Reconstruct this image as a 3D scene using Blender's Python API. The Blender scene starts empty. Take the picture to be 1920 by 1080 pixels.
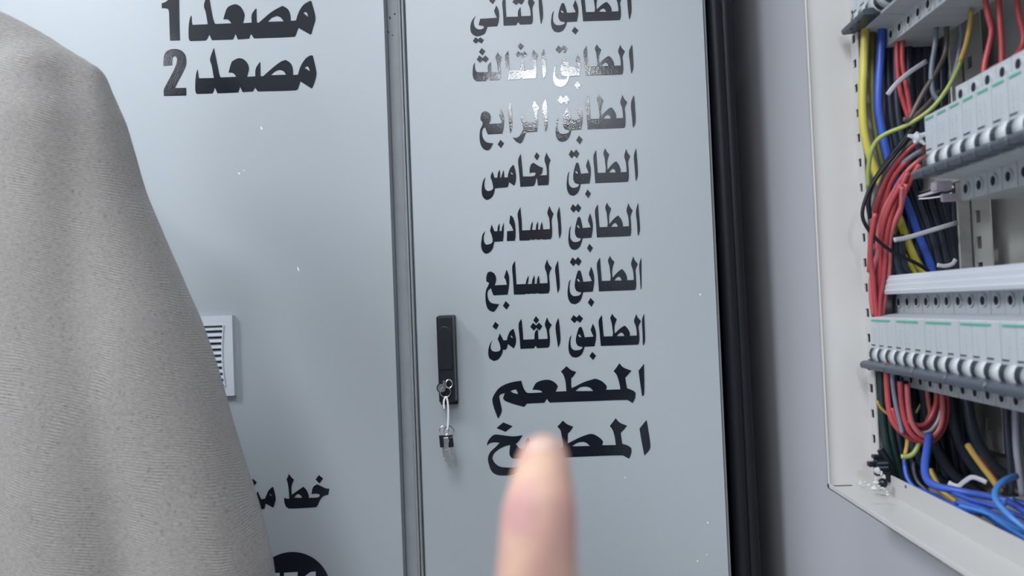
import bpy, bmesh, math, random
from mathutils import Vector, Matrix
random.seed(7)
scene = bpy.context.scene
COL = scene.collection

# ------------------------------------------------------------------ camera
EYE = Vector((0.0, -1.10, 1.30))
F = 1500.0
yc = Vector((76.0, -37.0, -1500.0)).normalized()
zc = Vector((-0.0388, 1.0, 0.0))
zc.z = (zc.x*yc.x + zc.y*yc.y)/(-yc.z)
zc.normalize()
xc = yc.cross(zc)
ROT = Matrix((xc, yc, zc))
cam_d = bpy.data.cameras.new('camera')
cam = bpy.data.objects.new('camera', cam_d)
COL.objects.link(cam)
cam.matrix_world = Matrix.Translation(EYE) @ ROT.to_4x4()
cam_d.sensor_width = 36.0
cam_d.lens = F/1920.0*36.0
cam_d.clip_start = 0.02
cam_d.dof.use_dof = True
cam_d.dof.focus_distance = 1.08
cam_d.dof.aperture_fstop = cam_d.lens/3.3
scene.camera = cam

# ------------------------------------------------------------------ world, exposure
world = bpy.data.worlds.new('world'); scene.world = world
world.use_nodes = True
world.node_tree.nodes['Background'].inputs[0].default_value = (0.72, 0.80, 1.0, 1)
world.node_tree.nodes['Background'].inputs[1].default_value = 0.05
scene.view_settings.view_transform = 'Standard'
scene.view_settings.look = 'None'
scene.view_settings.gamma = 1.0
scene.view_settings.use_curve_mapping = False
scene.view_settings.exposure = 0.62

# ceiling lamps: (x, y, watts, side length)
CEIL = 2.62
LAMP_COL = (0.90, 0.95, 1.0)
LAMPS = [(-1.45, -1.15, 20.0, 0.6), (0.0, -3.60, 50.0, 0.42), (-0.35, -1.60, 12.0, 0.6), (-2.15, -2.45, 17.0, 0.6)]  # third panel is an added fill lamp, evening the light on the doors

# ------------------------------------------------------------------ helpers
def ray(u, v):
    return (ROT @ Vector((u-960.0, 540.0-v, -F)))
def on_y(u, v, Y=0.0):
    d = ray(u, v); return EYE + d*((Y-EYE.y)/d.y)
def on_x(u, v, X):
    d = ray(u, v); return EYE + d*((X-EYE.x)/d.x)
def at(u, v, dep):
    return on_y(u, v, EYE.y+dep)

def hexlin(r, g, b):
    f = lambda c: (c/255.0/12.92) if c/255.0 <= .04045 else ((c/255.0+.055)/1.055)**2.4
    return (f(r), f(g), f(b), 1.0)

def tag(o, label=None, cat=None, group=None, kind=None):
    if label: o['label'] = label
    if cat: o['category'] = cat
    if group: o['group'] = group
    if kind: o['kind'] = kind
    return o
def empty(name, loc=(0, 0, 0), label=None, cat=None, group=None):
    o = bpy.data.objects.new(name, None); COL.objects.link(o)
    o.location = loc; o.empty_display_size = 0.02
    return tag(o, label, cat, group)
def link(name, me, mats, parent=None, world_coords=True, smooth=False):
    """mesh given in world coordinates; parents here are Empties moved only by their location"""
    o = bpy.data.objects.new(name, me); COL.objects.link(o)
    for m in (mats if isinstance(mats, (list, tuple)) else [mats]):
        me.materials.append(m)
    if smooth:
        me.shade_smooth()
    if parent:
        o.parent = parent
        if world_coords:
            off = Vector((0, 0, 0)); p = parent
            while p: off += Vector(p.location); p = p.parent
            me.transform(Matrix.Translation(-off))
    elif world_coords:
        pts = [v.co for v in me.vertices]
        lo = Vector((min(p.x for p in pts), min(p.y for p in pts), min(p.z for p in pts)))
        hi = Vector((max(p.x for p in pts), max(p.y for p in pts), max(p.z for p in pts)))
        c = (lo+hi)/2
        me.transform(Matrix.Translation(-c)); o.location = c
    return o

class MB:
    def __init__(s): s.v = []; s.f = []; s.m = []
    def add(s, vs, fs, mi=0):
        n = len(s.v); s.v += [tuple(p) for p in vs]; s.f += [tuple(i+n for i in f) for f in fs]; s.m += [mi]*len(fs)
    def box(s, a, b, mi=0):
        x0, y0, z0 = [min(a[i], b[i]) for i in range(3)]; x1, y1, z1 = [max(a[i], b[i]) for i in range(3)]
        s.add([(x0,y0,z0),(x1,y0,z0),(x1,y1,z0),(x0,y1,z0),(x0,y0,z1),(x1,y0,z1),(x1,y1,z1),(x0,y1,z1)],
              [(0,3,2,1),(4,5,6,7),(0,1,5,4),(1,2,6,5),(2,3,7,6),(3,0,4,7)], mi)
    def prism(s, prof, a, b, mi=0):
        """prof: list of 2d->3d base points, extruded by vector"""
        n = len(prof); d = Vector(b)-Vector(a)
        vs = [Vector(p)+Vector(a) for p in prof] + [Vector(p)+Vector(a)+d for p in prof]
        fs = [tuple(range(n-1, -1, -1)), tuple(range(n, 2*n))] + [(i, (i+1) % n, n+(i+1) % n, n+i) for i in range(n)]
        s.add(vs, fs, mi)
    def tube(s, pts, rad, sides=8, mi=0, flat=1.0, closed=False, up=None):
        pts = [Vector(p) for p in pts]; n = len(pts)
        rads = rad if isinstance(rad, (list, tuple)) else [rad]*n
        T = []
        for i in range(n):
            a = pts[(i-1) % n] if (closed or i > 0) else pts[0]; b = pts[(i+1) % n] if (closed or i < n-1) else pts[-1]
            T.append((b-a).normalized())
        ref = Vector(up) if up else Vector((0.31, -0.9, 0.2))
        N = (ref - T[0]*ref.dot(T[0])).normalized()
        vs = []
        for i in range(n):
            N = (N - T[i]*N.dot(T[i]))
            if N.length < 1e-6: N = T[i].orthogonal()
            N.normalize(); B = T[i].cross(N)
            for k in range(sides):
                a = 2*math.pi*k/sides
                vs.append(pts[i] + (N*math.cos(a)*flat + B*math.sin(a))*rads[i])
        fs = []
        for i in range(n if closed else n-1):
            j = (i+1) % n
            for k in range(sides):
                l = (k+1) % sides
                fs.append((i*sides+k, i*sides+l, j*sides+l, j*sides+k))
        if not closed:
            fs.append(tuple(range(sides-1, -1, -1))); fs.append(tuple((n-1)*sides+k for k in range(sides)))
        s.add(vs, fs, mi)
    def sphere(s, c, r, seg=12, rings=8, sc=(1, 1, 1), mi=0):
        c = Vector(c); vs = [c+Vector((0, 0, r*sc[2]))]
        for i in range(1, rings):
            t = math.pi*i/rings
            for k in range(seg):
                a = 2*math.pi*k/seg
                vs.append(c+Vector((r*sc[0]*math.sin(t)*math.cos(a), r*sc[1]*math.sin(t)*math.sin(a), r*sc[2]*math.cos(t))))
        vs.append(c-Vector((0, 0, r*sc[2]))); fs = []
        for k in range(seg): fs.append((0, 1+k, 1+(k+1) % seg))
        for i in range(rings-2):
            for k in range(seg):
                a = 1+i*seg+k; b = 1+i*seg+(k+1) % seg
                fs.append((a, a+seg, b+seg, b))
        L = len(vs)-1
        for k in range(seg): fs.append((L, 1+(rings-2)*seg+(k+1) % seg, 1+(rings-2)*seg+k))
        s.add(vs, fs, mi)
    def me(s, name, bevel=0.0, seg=1):
        m = bpy.data.meshes.new(name); m.from_pydata(s.v, [], s.f)
        m.polygons.foreach_set('material_index', s.m)
        if bevel:
            bm = bmesh.new(); bm.from_mesh(m)
            ed = [e for e in bm.edges if len(e.link_faces) == 2 and e.calc_face_angle(0) > 0.5]
            bmesh.ops.bevel(bm, geom=ed, offset=bevel, segments=seg, profile=0.6, affect='EDGES')
            bm.to_mesh(m); bm.free()
        m.update(); return m
    def build(s, name, mats, parent=None, bevel=0.0, seg=1, smooth=False, world_coords=True):
        return link(name, s.me(name, bevel, seg), mats, parent, world_coords, smooth)

def catmull(pts, sub=5):
    pts = [Vector(p) for p in pts]
    if len(pts) < 3: return pts
    P = [pts[0]*2-pts[1]] + pts + [pts[-1]*2-pts[-2]]
    out = []
    for i in range(1, len(P)-2):
        for k in range(sub):
            t = k/sub; a, b, c, d = P[i-1:i+3]
            out.append(0.5*((2*b)+(c-a)*t+(2*a-5*b+4*c-d)*t*t+(3*b-a-3*c+d)*t**3))
    out.append(pts[-1]); return out

# ------------------------------------------------------------------ materials
def mat(name, col, rough=0.5, metal=0.0, spec=0.5, bump=None, var=None, trans=0.0, coat=0.0, sss=0.0, sheen=0.0):
    m = bpy.data.materials.new(name); m.use_nodes = True
    nt = m.node_tree; b = nt.nodes['Principled BSDF']
    b.inputs['Base Color'].default_value = col; b.inputs['Roughness'].default_value = rough
    b.inputs['Metallic'].default_value = metal; b.inputs['Specular IOR Level'].default_value = spec
    b.inputs['Transmission Weight'].default_value = trans; b.inputs['Coat Weight'].default_value = coat
    b.inputs['Sheen Weight'].default_value = sheen
    if sss:
        b.inputs['Subsurface Weight'].default_value = sss
        b.inputs['Subsurface Radius'].default_value = (0.012, 0.004, 0.002); b.inputs['Subsurface Scale'].default_value = 0.5
    tc = nt.nodes.new('ShaderNodeTexCoord')
    if var:
        sc, amt = var
        n = nt.nodes.new('ShaderNodeTexNoise'); n.inputs['Scale'].default_value = sc; n.inputs['Detail'].default_value = 4
        nt.links.new(tc.outputs['Object'], n.inputs['Vector'])
        r = nt.nodes.new('ShaderNodeMapRange'); r.inputs[1].default_value = .3; r.inputs[2].default_value = .7
        r.inputs[3].default_value = 1-amt; r.inputs[4].default_value = 1+amt
        nt.links.new(n.outputs['Fac'], r.inputs[0])
        x = nt.nodes.new('ShaderNodeVectorMath'); x.operation = 'SCALE'; x.inputs[0].default_value = col[:3]
        nt.links.new(r.outputs[0], x.inputs['Scale']); nt.links.new(x.outputs[0], b.inputs['Base Color'])
    if bump:
        sc, st = bump
        n = nt.nodes.new('ShaderNodeTexNoise'); n.inputs['Scale'].default_value = sc; n.inputs['Detail'].default_value = 3
        nt.links.new(tc.outputs['Object'], n.inputs['Vector'])
        bp = nt.nodes.new('ShaderNodeBump'); bp.inputs['Strength'].default_value = st; bp.inputs['Distance'].default_value = 0.001
        nt.links.new(n.outputs['Fac'], bp.inputs['Height']); nt.links.new(bp.outputs[0], b.inputs['Normal'])
    return m

M = {}
M['cab'] = mat('cabinet_paint', (0.330, 0.362, 0.385, 1), 0.36, bump=(900, 0.10), var=(3, 0.02))
M['cab_body'] = mat('cabinet_body_paint', (0.27, 0.29, 0.31, 1), 0.45, bump=(900, 0.10), var=(40, 0.05))
M['vinyl'] = mat('black_vinyl', (0.0055, 0.008, 0.014, 1), 0.25, spec=0.13, coat=0.70, bump=(680, 0.062))
M['vinyl'].node_tree.nodes['Principled BSDF'].inputs['Coat Roughness'].default_value = 0.035
M['vinyl'].node_tree.links.new(M['vinyl'].node_tree.nodes['Bump'].outputs[0], M['vinyl'].node_tree.nodes['Principled BSDF'].inputs['Coat Normal'])
M['disc_white'] = mat('pale_vinyl', (0.42, 0.45, 0.48, 1), 0.3)
M['wall'] = mat('wall_paint', (0.46, 0.465, 0.50, 1), 0.75, bump=(180, 0.12), var=(4, 0.02))
M['wall_dark'] = mat('far_wall_darkened', (0.10, 0.105, 0.11, 1), 0.8, var=(3, 0.05))  # far wall dimness put into the colour, so glossy lettering mirrors a dark room
M['ceil'] = mat('ceiling_paint', (0.75, 0.75, 0.75, 1), 0.9)
M['floor'] = mat('floor_tile', (0.50, 0.49, 0.48, 1), 0.4, var=(6, 0.06))
M['cream'] = mat('box_cream_paint', (0.485, 0.475, 0.465, 1), 0.42, bump=(700, 0.06), var=(9, 0.02))
M['inner'] = mat('box_inner_plate', (0.40, 0.40, 0.38, 1), 0.5, var=(20, 0.05))
M['zinc'] = mat('zinc_rail', (0.42, 0.42, 0.41, 1), 0.42, metal=0.5, var=(120, 0.12))
M['brk'] = mat('breaker_plastic', (0.43, 0.46, 0.485, 1), 0.38, var=(60, 0.02))
M['brk_dark'] = mat('breaker_slot', (0.018, 0.024, 0.032, 1), 0.4)
M['hole'] = mat('painted_hole_shade', (0.006, 0.007, 0.009, 1), 0.8)
M['toggle'] = mat('toggle_grey', (0.052, 0.066, 0.085, 1), 0.35)
M['green'] = mat('green_stripe', (0.08, 0.36, 0.26, 1), 0.5)
M['mark'] = mat('grey_print', (0.40, 0.43, 0.46, 1), 0.5)
M['cover'] = mat('cover_white', (0.53, 0.56, 0.61, 1), 0.35)
M['blk'] = mat('black_plastic', (0.007, 0.010, 0.015, 1), 0.35, spec=0.35, bump=(500, 0.08))
M['blkcab'] = mat('black_cable', (0.006, 0.0075, 0.011, 1), 0.5, spec=0.3, bump=(90, 0.4))
M['vent'] = mat('vent_plastic', (0.50, 0.54, 0.58, 1), 0.4)
M['steel'] = mat('steel', (0.55, 0.56, 0.58, 1), 0.25, metal=1.0)
M['cord'] = mat('white_cord', (0.75, 0.76, 0.80, 1), 0.6)
M['tie'] = mat('nylon_tie', (0.46, 0.45, 0.50, 1), 0.4)
M['clear'] = mat('clear_plastic', (0.62, 0.56, 0.64, 1), 0.25, trans=0.45)
M['darkcloth'] = mat('dark_cloth', (0.02, 0.022, 0.03, 1), 0.9, bump=(300, .3))
M['skin'] = mat('skin', (0.43, 0.262, 0.205, 1), 0.55, var=(70, 0.10), sss=0.12)
M['nail'] = mat('nail', (0.47, 0.33, 0.29, 1), 0.5)
M['hair'] = mat('hair', (0.012, 0.010, 0.009, 1), 0.6, bump=(200, 0.5))
M['chip'] = mat('paint_chip', (0.80, 0.82, 0.84, 1), 0.5)
M['soot'] = mat('dark_scuff', (0.03, 0.035, 0.04, 1), 0.7)
M['plaster'] = mat('plaster_crumb', (0.52, 0.52, 0.52, 1), 0.9, bump=(300, 0.5))
def cable_mat(n, c, r=0.38): M[n] = mat(n, c, r, bump=(40, 0.25), var=(50, 0.06))
cable_mat('red', (0.40, 0.055, 0.065, 1)); cable_mat('pink', (0.46, 0.11, 0.12, 1))
cable_mat('yellow', (0.47, 0.42, 0.075, 1)); cable_mat('amber', (0.42, 0.27, 0.06, 1)); cable_mat('lime', (0.30, 0.36, 0.10, 1))
cable_mat('olive', (0.14, 0.14, 0.04, 1)); cable_mat('blue', (0.035, 0.085, 0.40, 1)); cable_mat('sky', (0.05, 0.18, 0.50, 1))
cable_mat('grey', (0.17, 0.19, 0.25, 1)); cable_mat('brown', (0.10, 0.075, 0.07, 1)); cable_mat('navy', (0.022, 0.030, 0.048, 1))
cable_mat('dkgreen', (0.012, 0.030, 0.030, 1)); cable_mat('pale', (0.30, 0.31, 0.36, 1))

# woven cloth: fine weft ribs broken by speckle
def cloth():
    m = bpy.data.materials.new('woven_cloth'); m.use_nodes = True
    nt = m.node_tree; L = nt.links; b = nt.nodes['Principled BSDF']; N = nt.nodes.new
    b.inputs['Roughness'].default_value = 0.85; b.inputs['Sheen Weight'].default_value = 0.25
    tc = N('ShaderNodeTexCoord')
    mp = N('ShaderNodeMapping'); mp.inputs['Rotation'].default_value = (0, math.radians(-14), 0)
    L.new(tc.outputs['Object'], mp.inputs['Vector'])
    big = N('ShaderNodeTexNoise'); big.inputs['Scale'].default_value = 9; L.new(mp.outputs[0], big.inputs['Vector'])
    dx = N('ShaderNodeVectorMath'); dx.operation = 'MULTIPLY_ADD'
    L.new(big.outputs['Color'], dx.inputs[0]); dx.inputs[1].default_value = (0.03, 0.03, 0.03); L.new(mp.outputs[0], dx.inputs[2])
    wv = N('ShaderNodeTexWave'); wv.bands_direction = 'Z'; wv.inputs['Scale'].default_value = 150
    wv.inputs['Distortion'].default_value = 0.6; wv.inputs['Detail'].default_value = 1; wv.inputs['Detail Scale'].default_value = 3
    L.new(dx.outputs[0], wv.inputs['Vector'])
    st = N('ShaderNodeMapping'); st.inputs['Scale'].default_value = (330, 330, 760); L.new(dx.outputs[0], st.inputs['Vector'])
    sp = N('ShaderNodeTexNoise'); sp.inputs['Scale'].default_value = 1.0; sp.inputs['Detail'].default_value = 1; L.new(st.outputs[0], sp.inputs['Vector'])
    vst = N('ShaderNodeMapping'); vst.inputs['Scale'].default_value = (75, 75, 16); L.new(dx.outputs[0], vst.inputs['Vector'])
    vs = N('ShaderNodeTexNoise'); vs.inputs['Scale'].default_value = 1.0; vs.inputs['Detail'].default_value = 3; L.new(vst.outputs[0], vs.inputs['Vector'])
    mk = N('ShaderNodeMapRange'); mk.inputs[1].default_value = .38; mk.inputs[2].default_value = .66; L.new(vs.outputs['Fac'], mk.inputs[0])
    wc = N('ShaderNodeMath'); wc.operation = 'SUBTRACT'; L.new(wv.outputs['Fac'], wc.inputs[0]); wc.inputs[1].default_value = .5
    mul = N('ShaderNodeMath'); mul.operation = 'MULTIPLY'; L.new(wc.outputs[0], mul.inputs[0]); L.new(mk.outputs[0], mul.inputs[1])
    ad = N('ShaderNodeMath'); ad.operation = 'MULTIPLY_ADD'; L.new(mul.outputs[0], ad.inputs[0]); ad.inputs[1].default_value = .34
    sc_ = N('ShaderNodeMapRange'); sc_.inputs[1].default_value = .2; sc_.inputs[2].default_value = .8; sc_.inputs[3].default_value = .40; sc_.inputs[4].default_value = .60; L.new(sp.outputs['Fac'], sc_.inputs[0])
    d2 = N('ShaderNodeTexNoise'); d2.inputs['Scale'].default_value = 430; d2.inputs['Detail'].default_value = 2; L.new(dx.outputs[0], d2.inputs['Vector'])
    d3 = N('ShaderNodeMapRange'); d3.inputs[1].default_value = .30; d3.inputs[2].default_value = .40; d3.inputs[3].default_value = -.15; d3.inputs[4].default_value = 0; L.new(d2.outputs['Fac'], d3.inputs[0])
    sm = N('ShaderNodeMath'); sm.operation = 'ADD'; L.new(sc_.outputs[0], sm.inputs[0]); L.new(d3.outputs[0], sm.inputs[1])
    L.new(sm.outputs[0], ad.inputs[2])
    cr = N('ShaderNodeValToRGB'); cr.color_ramp.elements[0].position = .22; cr.color_ramp.elements[0].color = (0.088, 0.082, 0.074, 1)
    cr.color_ramp.elements[1].position = .78; cr.color_ramp.elements[1].color = (0.30, 0.282, 0.258, 1)
    e = cr.color_ramp.elements.new(.48); e.color = (0.172, 0.161, 0.152, 1)
    L.new(ad.outputs[0], cr.inputs[0]); L.new(cr.outputs[0], b.inputs['Base Color'])
    bp = N('ShaderNodeBump'); bp.inputs['Strength'].default_value = .35; bp.inputs['Distance'].default_value = .0008
    L.new(ad.outputs[0], bp.inputs['Height']); L.new(bp.outputs[0], b.inputs['Normal'])
    return m
M['cloth'] = cloth()
m = bpy.data.materials.new('lamp_diffuser'); m.use_nodes = True
bs = m.node_tree.nodes['Principled BSDF']; bs.inputs['Emission Color'].default_value = LAMP_COL+(1,); bs.inputs['Emission Strength'].default_value = 6.0
M['lamp'] = m

# ------------------------------------------------------------------ the room
XW = 0.318
def slab(name, a, b, m):
    mb = MB(); mb.box(a, b); return tag(mb.build(name, m), kind='structure')
slab('floor', (-3.0, -6.6, -0.05), (XW+.15, 0.60, 0), M['floor'])
slab('ceiling', (-3.0, -6.6, CEIL), (XW+.15, 0.60, CEIL+.1), M['ceil'])
slab('wall_back', (-3.0, 0.50, 0), (XW, 0.60, CEIL), M['wall'])
slab('wall_left', (-3.1, -6.6, 0), (-3.0, 0.60, CEIL), M['wall'])
slab('wall_front', (-3.0, -6.7, 0), (XW, -6.6, CEIL), M['wall_dark'])

# ceiling lamps
for i, (x, y, w, s) in enumerate(LAMPS):
    t = empty('ceiling_light', (x, y, CEIL), ['square ceiling light panel above the cabinets at the left',
        'square ceiling light panel far behind the camera near the right wall', 'added square fill panel on the ceiling just behind the person holding up a finger', 'square ceiling light panel nearest the left wall'][i], 'light', 'ceiling light panels')
    fr = MB(); h = s/2
    for a, b in (((-h-.02, -h-.02), (h+.02, -h)), ((-h-.02, h), (h+.02, h+.02)), ((-h-.02, -h), (-h, h)), ((h, -h), (h+.02, h))):
        fr.box((x+a[0], y+a[1], CEIL-.03), (x+b[0], y+b[1], CEIL))
    fr.build('frame', M['cover'], t)
    df = MB(); df.box((x-h, y-h, CEIL-.02), (x+h, y+h, CEIL-.012)); df.build('diffuser', M['lamp'], t)
    ld = bpy.data.lights.new('panel_light', 'AREA'); ld.shape = 'SQUARE'; ld.size = s; ld.energy = w; ld.color = LAMP_COL
    lo = bpy.data.objects.new('panel_light', ld); COL.objects.link(lo); lo.parent = t; lo.location = (0, 0, -.032)

# ------------------------------------------------------------------ electrical cabinets
def X0(u, v=540): return on_y(u, v).x
seam = X0(765.5); ldr = X0(737.5); rdl = X0(779.5); rdr = X0(1341.5); rbr = X0(1352)
BACK = 0.42
def cab_body(x0, x1, t):
    mb = MB()
    mb.box((x0, .030, .05), (x1, BACK, 2.05))
    mb.box((x0, .018, .05), (x0+.0035, .030, 2.05)); mb.box((x1-.0035, .018, .05), (x1, .030, 2.05))
    mb.build('body', M['cab_body'], t, bevel=.0012)
    pl = MB(); pl.box((x0+.01, .06, 0), (x1-.01, BACK-.02, .05)); pl.build('plinth', M['blk'], t)
cabL = empty('electrical_cabinet', ((seam-.80+seam)/2, .2, 0), 'wide grey steel cabinet on the left with louvred vent and two lift words', 'cabinet', 'grey electrical cabinets')
cabR = empty('electrical_cabinet', ((seam+rbr)/2, .2, 0), 'grey steel cabinet with black swing handle and column of floor names', 'cabinet', 'grey electrical cabinets')
cab_body(seam-.80, seam-.0006, cabL); cab_body(seam+.0006, rbr, cabR)
def door(x0, x1, par):
    mb = MB()
    mb.box((x0, 0, .08), (x1, .0018, 2.02))
    mb.box((x0, .0018, .08), (x0+.0018, .022, 2.02)); mb.box((x1-.0018, .0018, .08), (x1, .022, 2.02))
    mb.box((x0, .0018, 2.018), (x1, .022, 2.02)); mb.box((x0, .0018, .08), (x1, .022, .082))
    return mb.build('door', M['cab'], par, world_coords=True)
doorL = door(seam-.79, ldr, cabL); doorR = door(rdl, rdr, cabR)

# lettering -------------------------------------------------------
def smooth_poly(P, sub=4, lim=38):
    P = [Vector((p[0], p[1])) for p in P]; n = len(P); out = []
    corner = []; tan = []
    for i in range(n):
        a = P[i]-P[i-1]; b = P[(i+1) % n]-P[i]
        ang = abs(math.degrees(a.angle_signed(b, 0))) if a.length > 1e-9 and b.length > 1e-9 else 0
        corner.append(ang > lim); tan.append((P[(i+1) % n]-P[i-1]))
    for i in range(n):
        j = (i+1) % n; p0, p1 = P[i], P[j]; L = (p1-p0).length
        out.append(p0)
        if corner[i] and corner[j]: continue
        t0 = (p1-p0) if corner[i] else tan[i].normalized()*L
        t1 = (p1-p0) if corner[j] else tan[j].normalized()*L
        for k in range(1, sub):
            t = k/sub
            out.append(p0*(2*t**3-3*t*t+1)+t0*(t**3-2*t*t+t)+p1*(-2*t**3+3*t*t)+t1*(t**3-t*t))
    return out
def lettering(name, polys, parent, off=0.0005, thick=0.0004, material=None, sub=4, label=None):
    cu = bpy.data.curves.new(name, 'CURVE'); cu.dimensions = '2D'; cu.fill_mode = 'BOTH'; cu.extrude = thick/2
    for P in polys:
        Q = smooth_poly(P, sub) if sub else [Vector(p) for p in P]
        W = [on_y(q.x, q.y, -off) for q in Q]
        sp = cu.splines.new('POLY'); sp.points.add(len(W)-1); sp.use_cyclic_u = True
        for k, w in enumerate(W): sp.points[k].co = (w.x, w.z, 0, 1)
    tmp = bpy.data.objects.new('tmp', cu)
    me = bpy.data.meshes.new_from_object(tmp); me.name = name
    bpy.data.objects.remove(tmp); bpy.data.curves.remove(cu)
    me.transform(Matrix(((1, 0, 0, 0), (0, 0, -1, -off), (0, 1, 0, 0), (0, 0, 0, 1))))
    o = link(name, me, material or M['vinyl'], parent)
    if label: o['label'] = label
    return o
def cr(ox, oy, s, polys): return [[(ox+x/s, oy+y/s) for x, y in P] for P in polys]

# word "floor" as cut for the sixth row; the other rows are the same cut, squeezed to their own width and height
LTA = [[(808,82),(760,185),(775,400),(797,683),(1000,675),(1200,668),(1440,658),(1457,640),(1468,560),(1463,400),(1455,300),(1495,190),(1440,120),(1413,55),(1375,190),(1405,290),(1420,400),(1422,478),(1303,484),(1302,430),(1270,350),(1222,287),(1195,290),(1120,350),(1050,430),(1038,430),(1035,340),(1042,260),(1075,155),(1025,100),(995,45),(960,130),(985,230),(1000,350),(1008,420),(1000,492),(848,496),(840,400),(825,200),(818,90)],
       [(1075,490),(1110,440),(1150,415),(1185,435),(1205,488)]]
BQ = [[(657,240),(617,365),(640,430),(668,498),(515,512),(495,420),(465,320),(442,303),(415,320),(385,420),(362,540),(365,620),(395,680),(440,695),(478,700),(468,735),(430,760),(360,770),(320,760),(280,710),(268,620),(275,520),(288,470),(258,510),(240,610),(232,720),(250,830),(290,895),(355,912),(410,895),(460,850),(495,770),(512,698),(685,688),(700,610),(712,520),(710,420),(690,330)],
      [(400,460),(425,455),(455,500),(448,515),(415,500)],
      [(320,72),(272,160),(335,230),(380,178),(435,225),(485,140),(420,65),(375,122)],
      [(645,800),(597,885),(660,962),(712,875)]]
def row_word(ox, oy, corner, right, qleft, bright, ys, alif):
    out = []
    s1 = (right-corner[0])/671.0; s2 = (bright-qleft)/480.0
    for P in LTA: out.append([(ox+(corner[0]+(x-797)*s1)/9.6, oy+(corner[1]+(y-683)*ys)/9.6) for x, y in P])
    for P in BQ: out.append([(ox+(qleft+(x-232)*s2)/9.6, oy+(corner[1]+(y-683)*ys)/9.6) for x, y in P])
    return out + cr(ox, oy, 9.6, [alif])
rows = [
 (1020,0,(703,380),1385,125,618,.865,[(1545,-170),(1500,-60),(1500,40),(1515,220),(1530,345),(1540,348),(1572,235),(1575,100),(1560,-140)]),
 (1020,75,(748,640),1428,165,662,.885,[(1578,88),(1530,205),(1545,400),(1568,590),(1578,602),(1610,505),(1605,330),(1590,100)]),
 (1020,175,(785,645),1468,205,697,.985,[(1612,38),(1565,175),(1582,430),(1600,605),(1612,618),(1648,520),(1640,270),(1625,60)]),
 (1040,270,(730,703),1335,215,652,.98,[(1462,85),(1425,205),(1440,430),(1458,650),(1468,665),(1497,570),(1490,350),(1478,200),(1470,90)]),
 (1040,370,(760,720),1378,245,687,.98,[(1500,100),(1462,250),(1480,450),(1495,670),(1508,692),(1535,590),(1528,400),(1515,240),(1505,110)]),
 (1040,475,(797,683),1468,232,712,1.0,[(1555,82),(1522,200),(1535,450),(1547,645),(1557,652),(1563,560),(1562,300),(1560,90)]),
 (1040,585,(830,610),1525,247,745,.91,[(1608,32),(1572,140),(1582,400),(1588,590),(1597,605),(1625,525),(1622,300),(1612,60)])]
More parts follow.
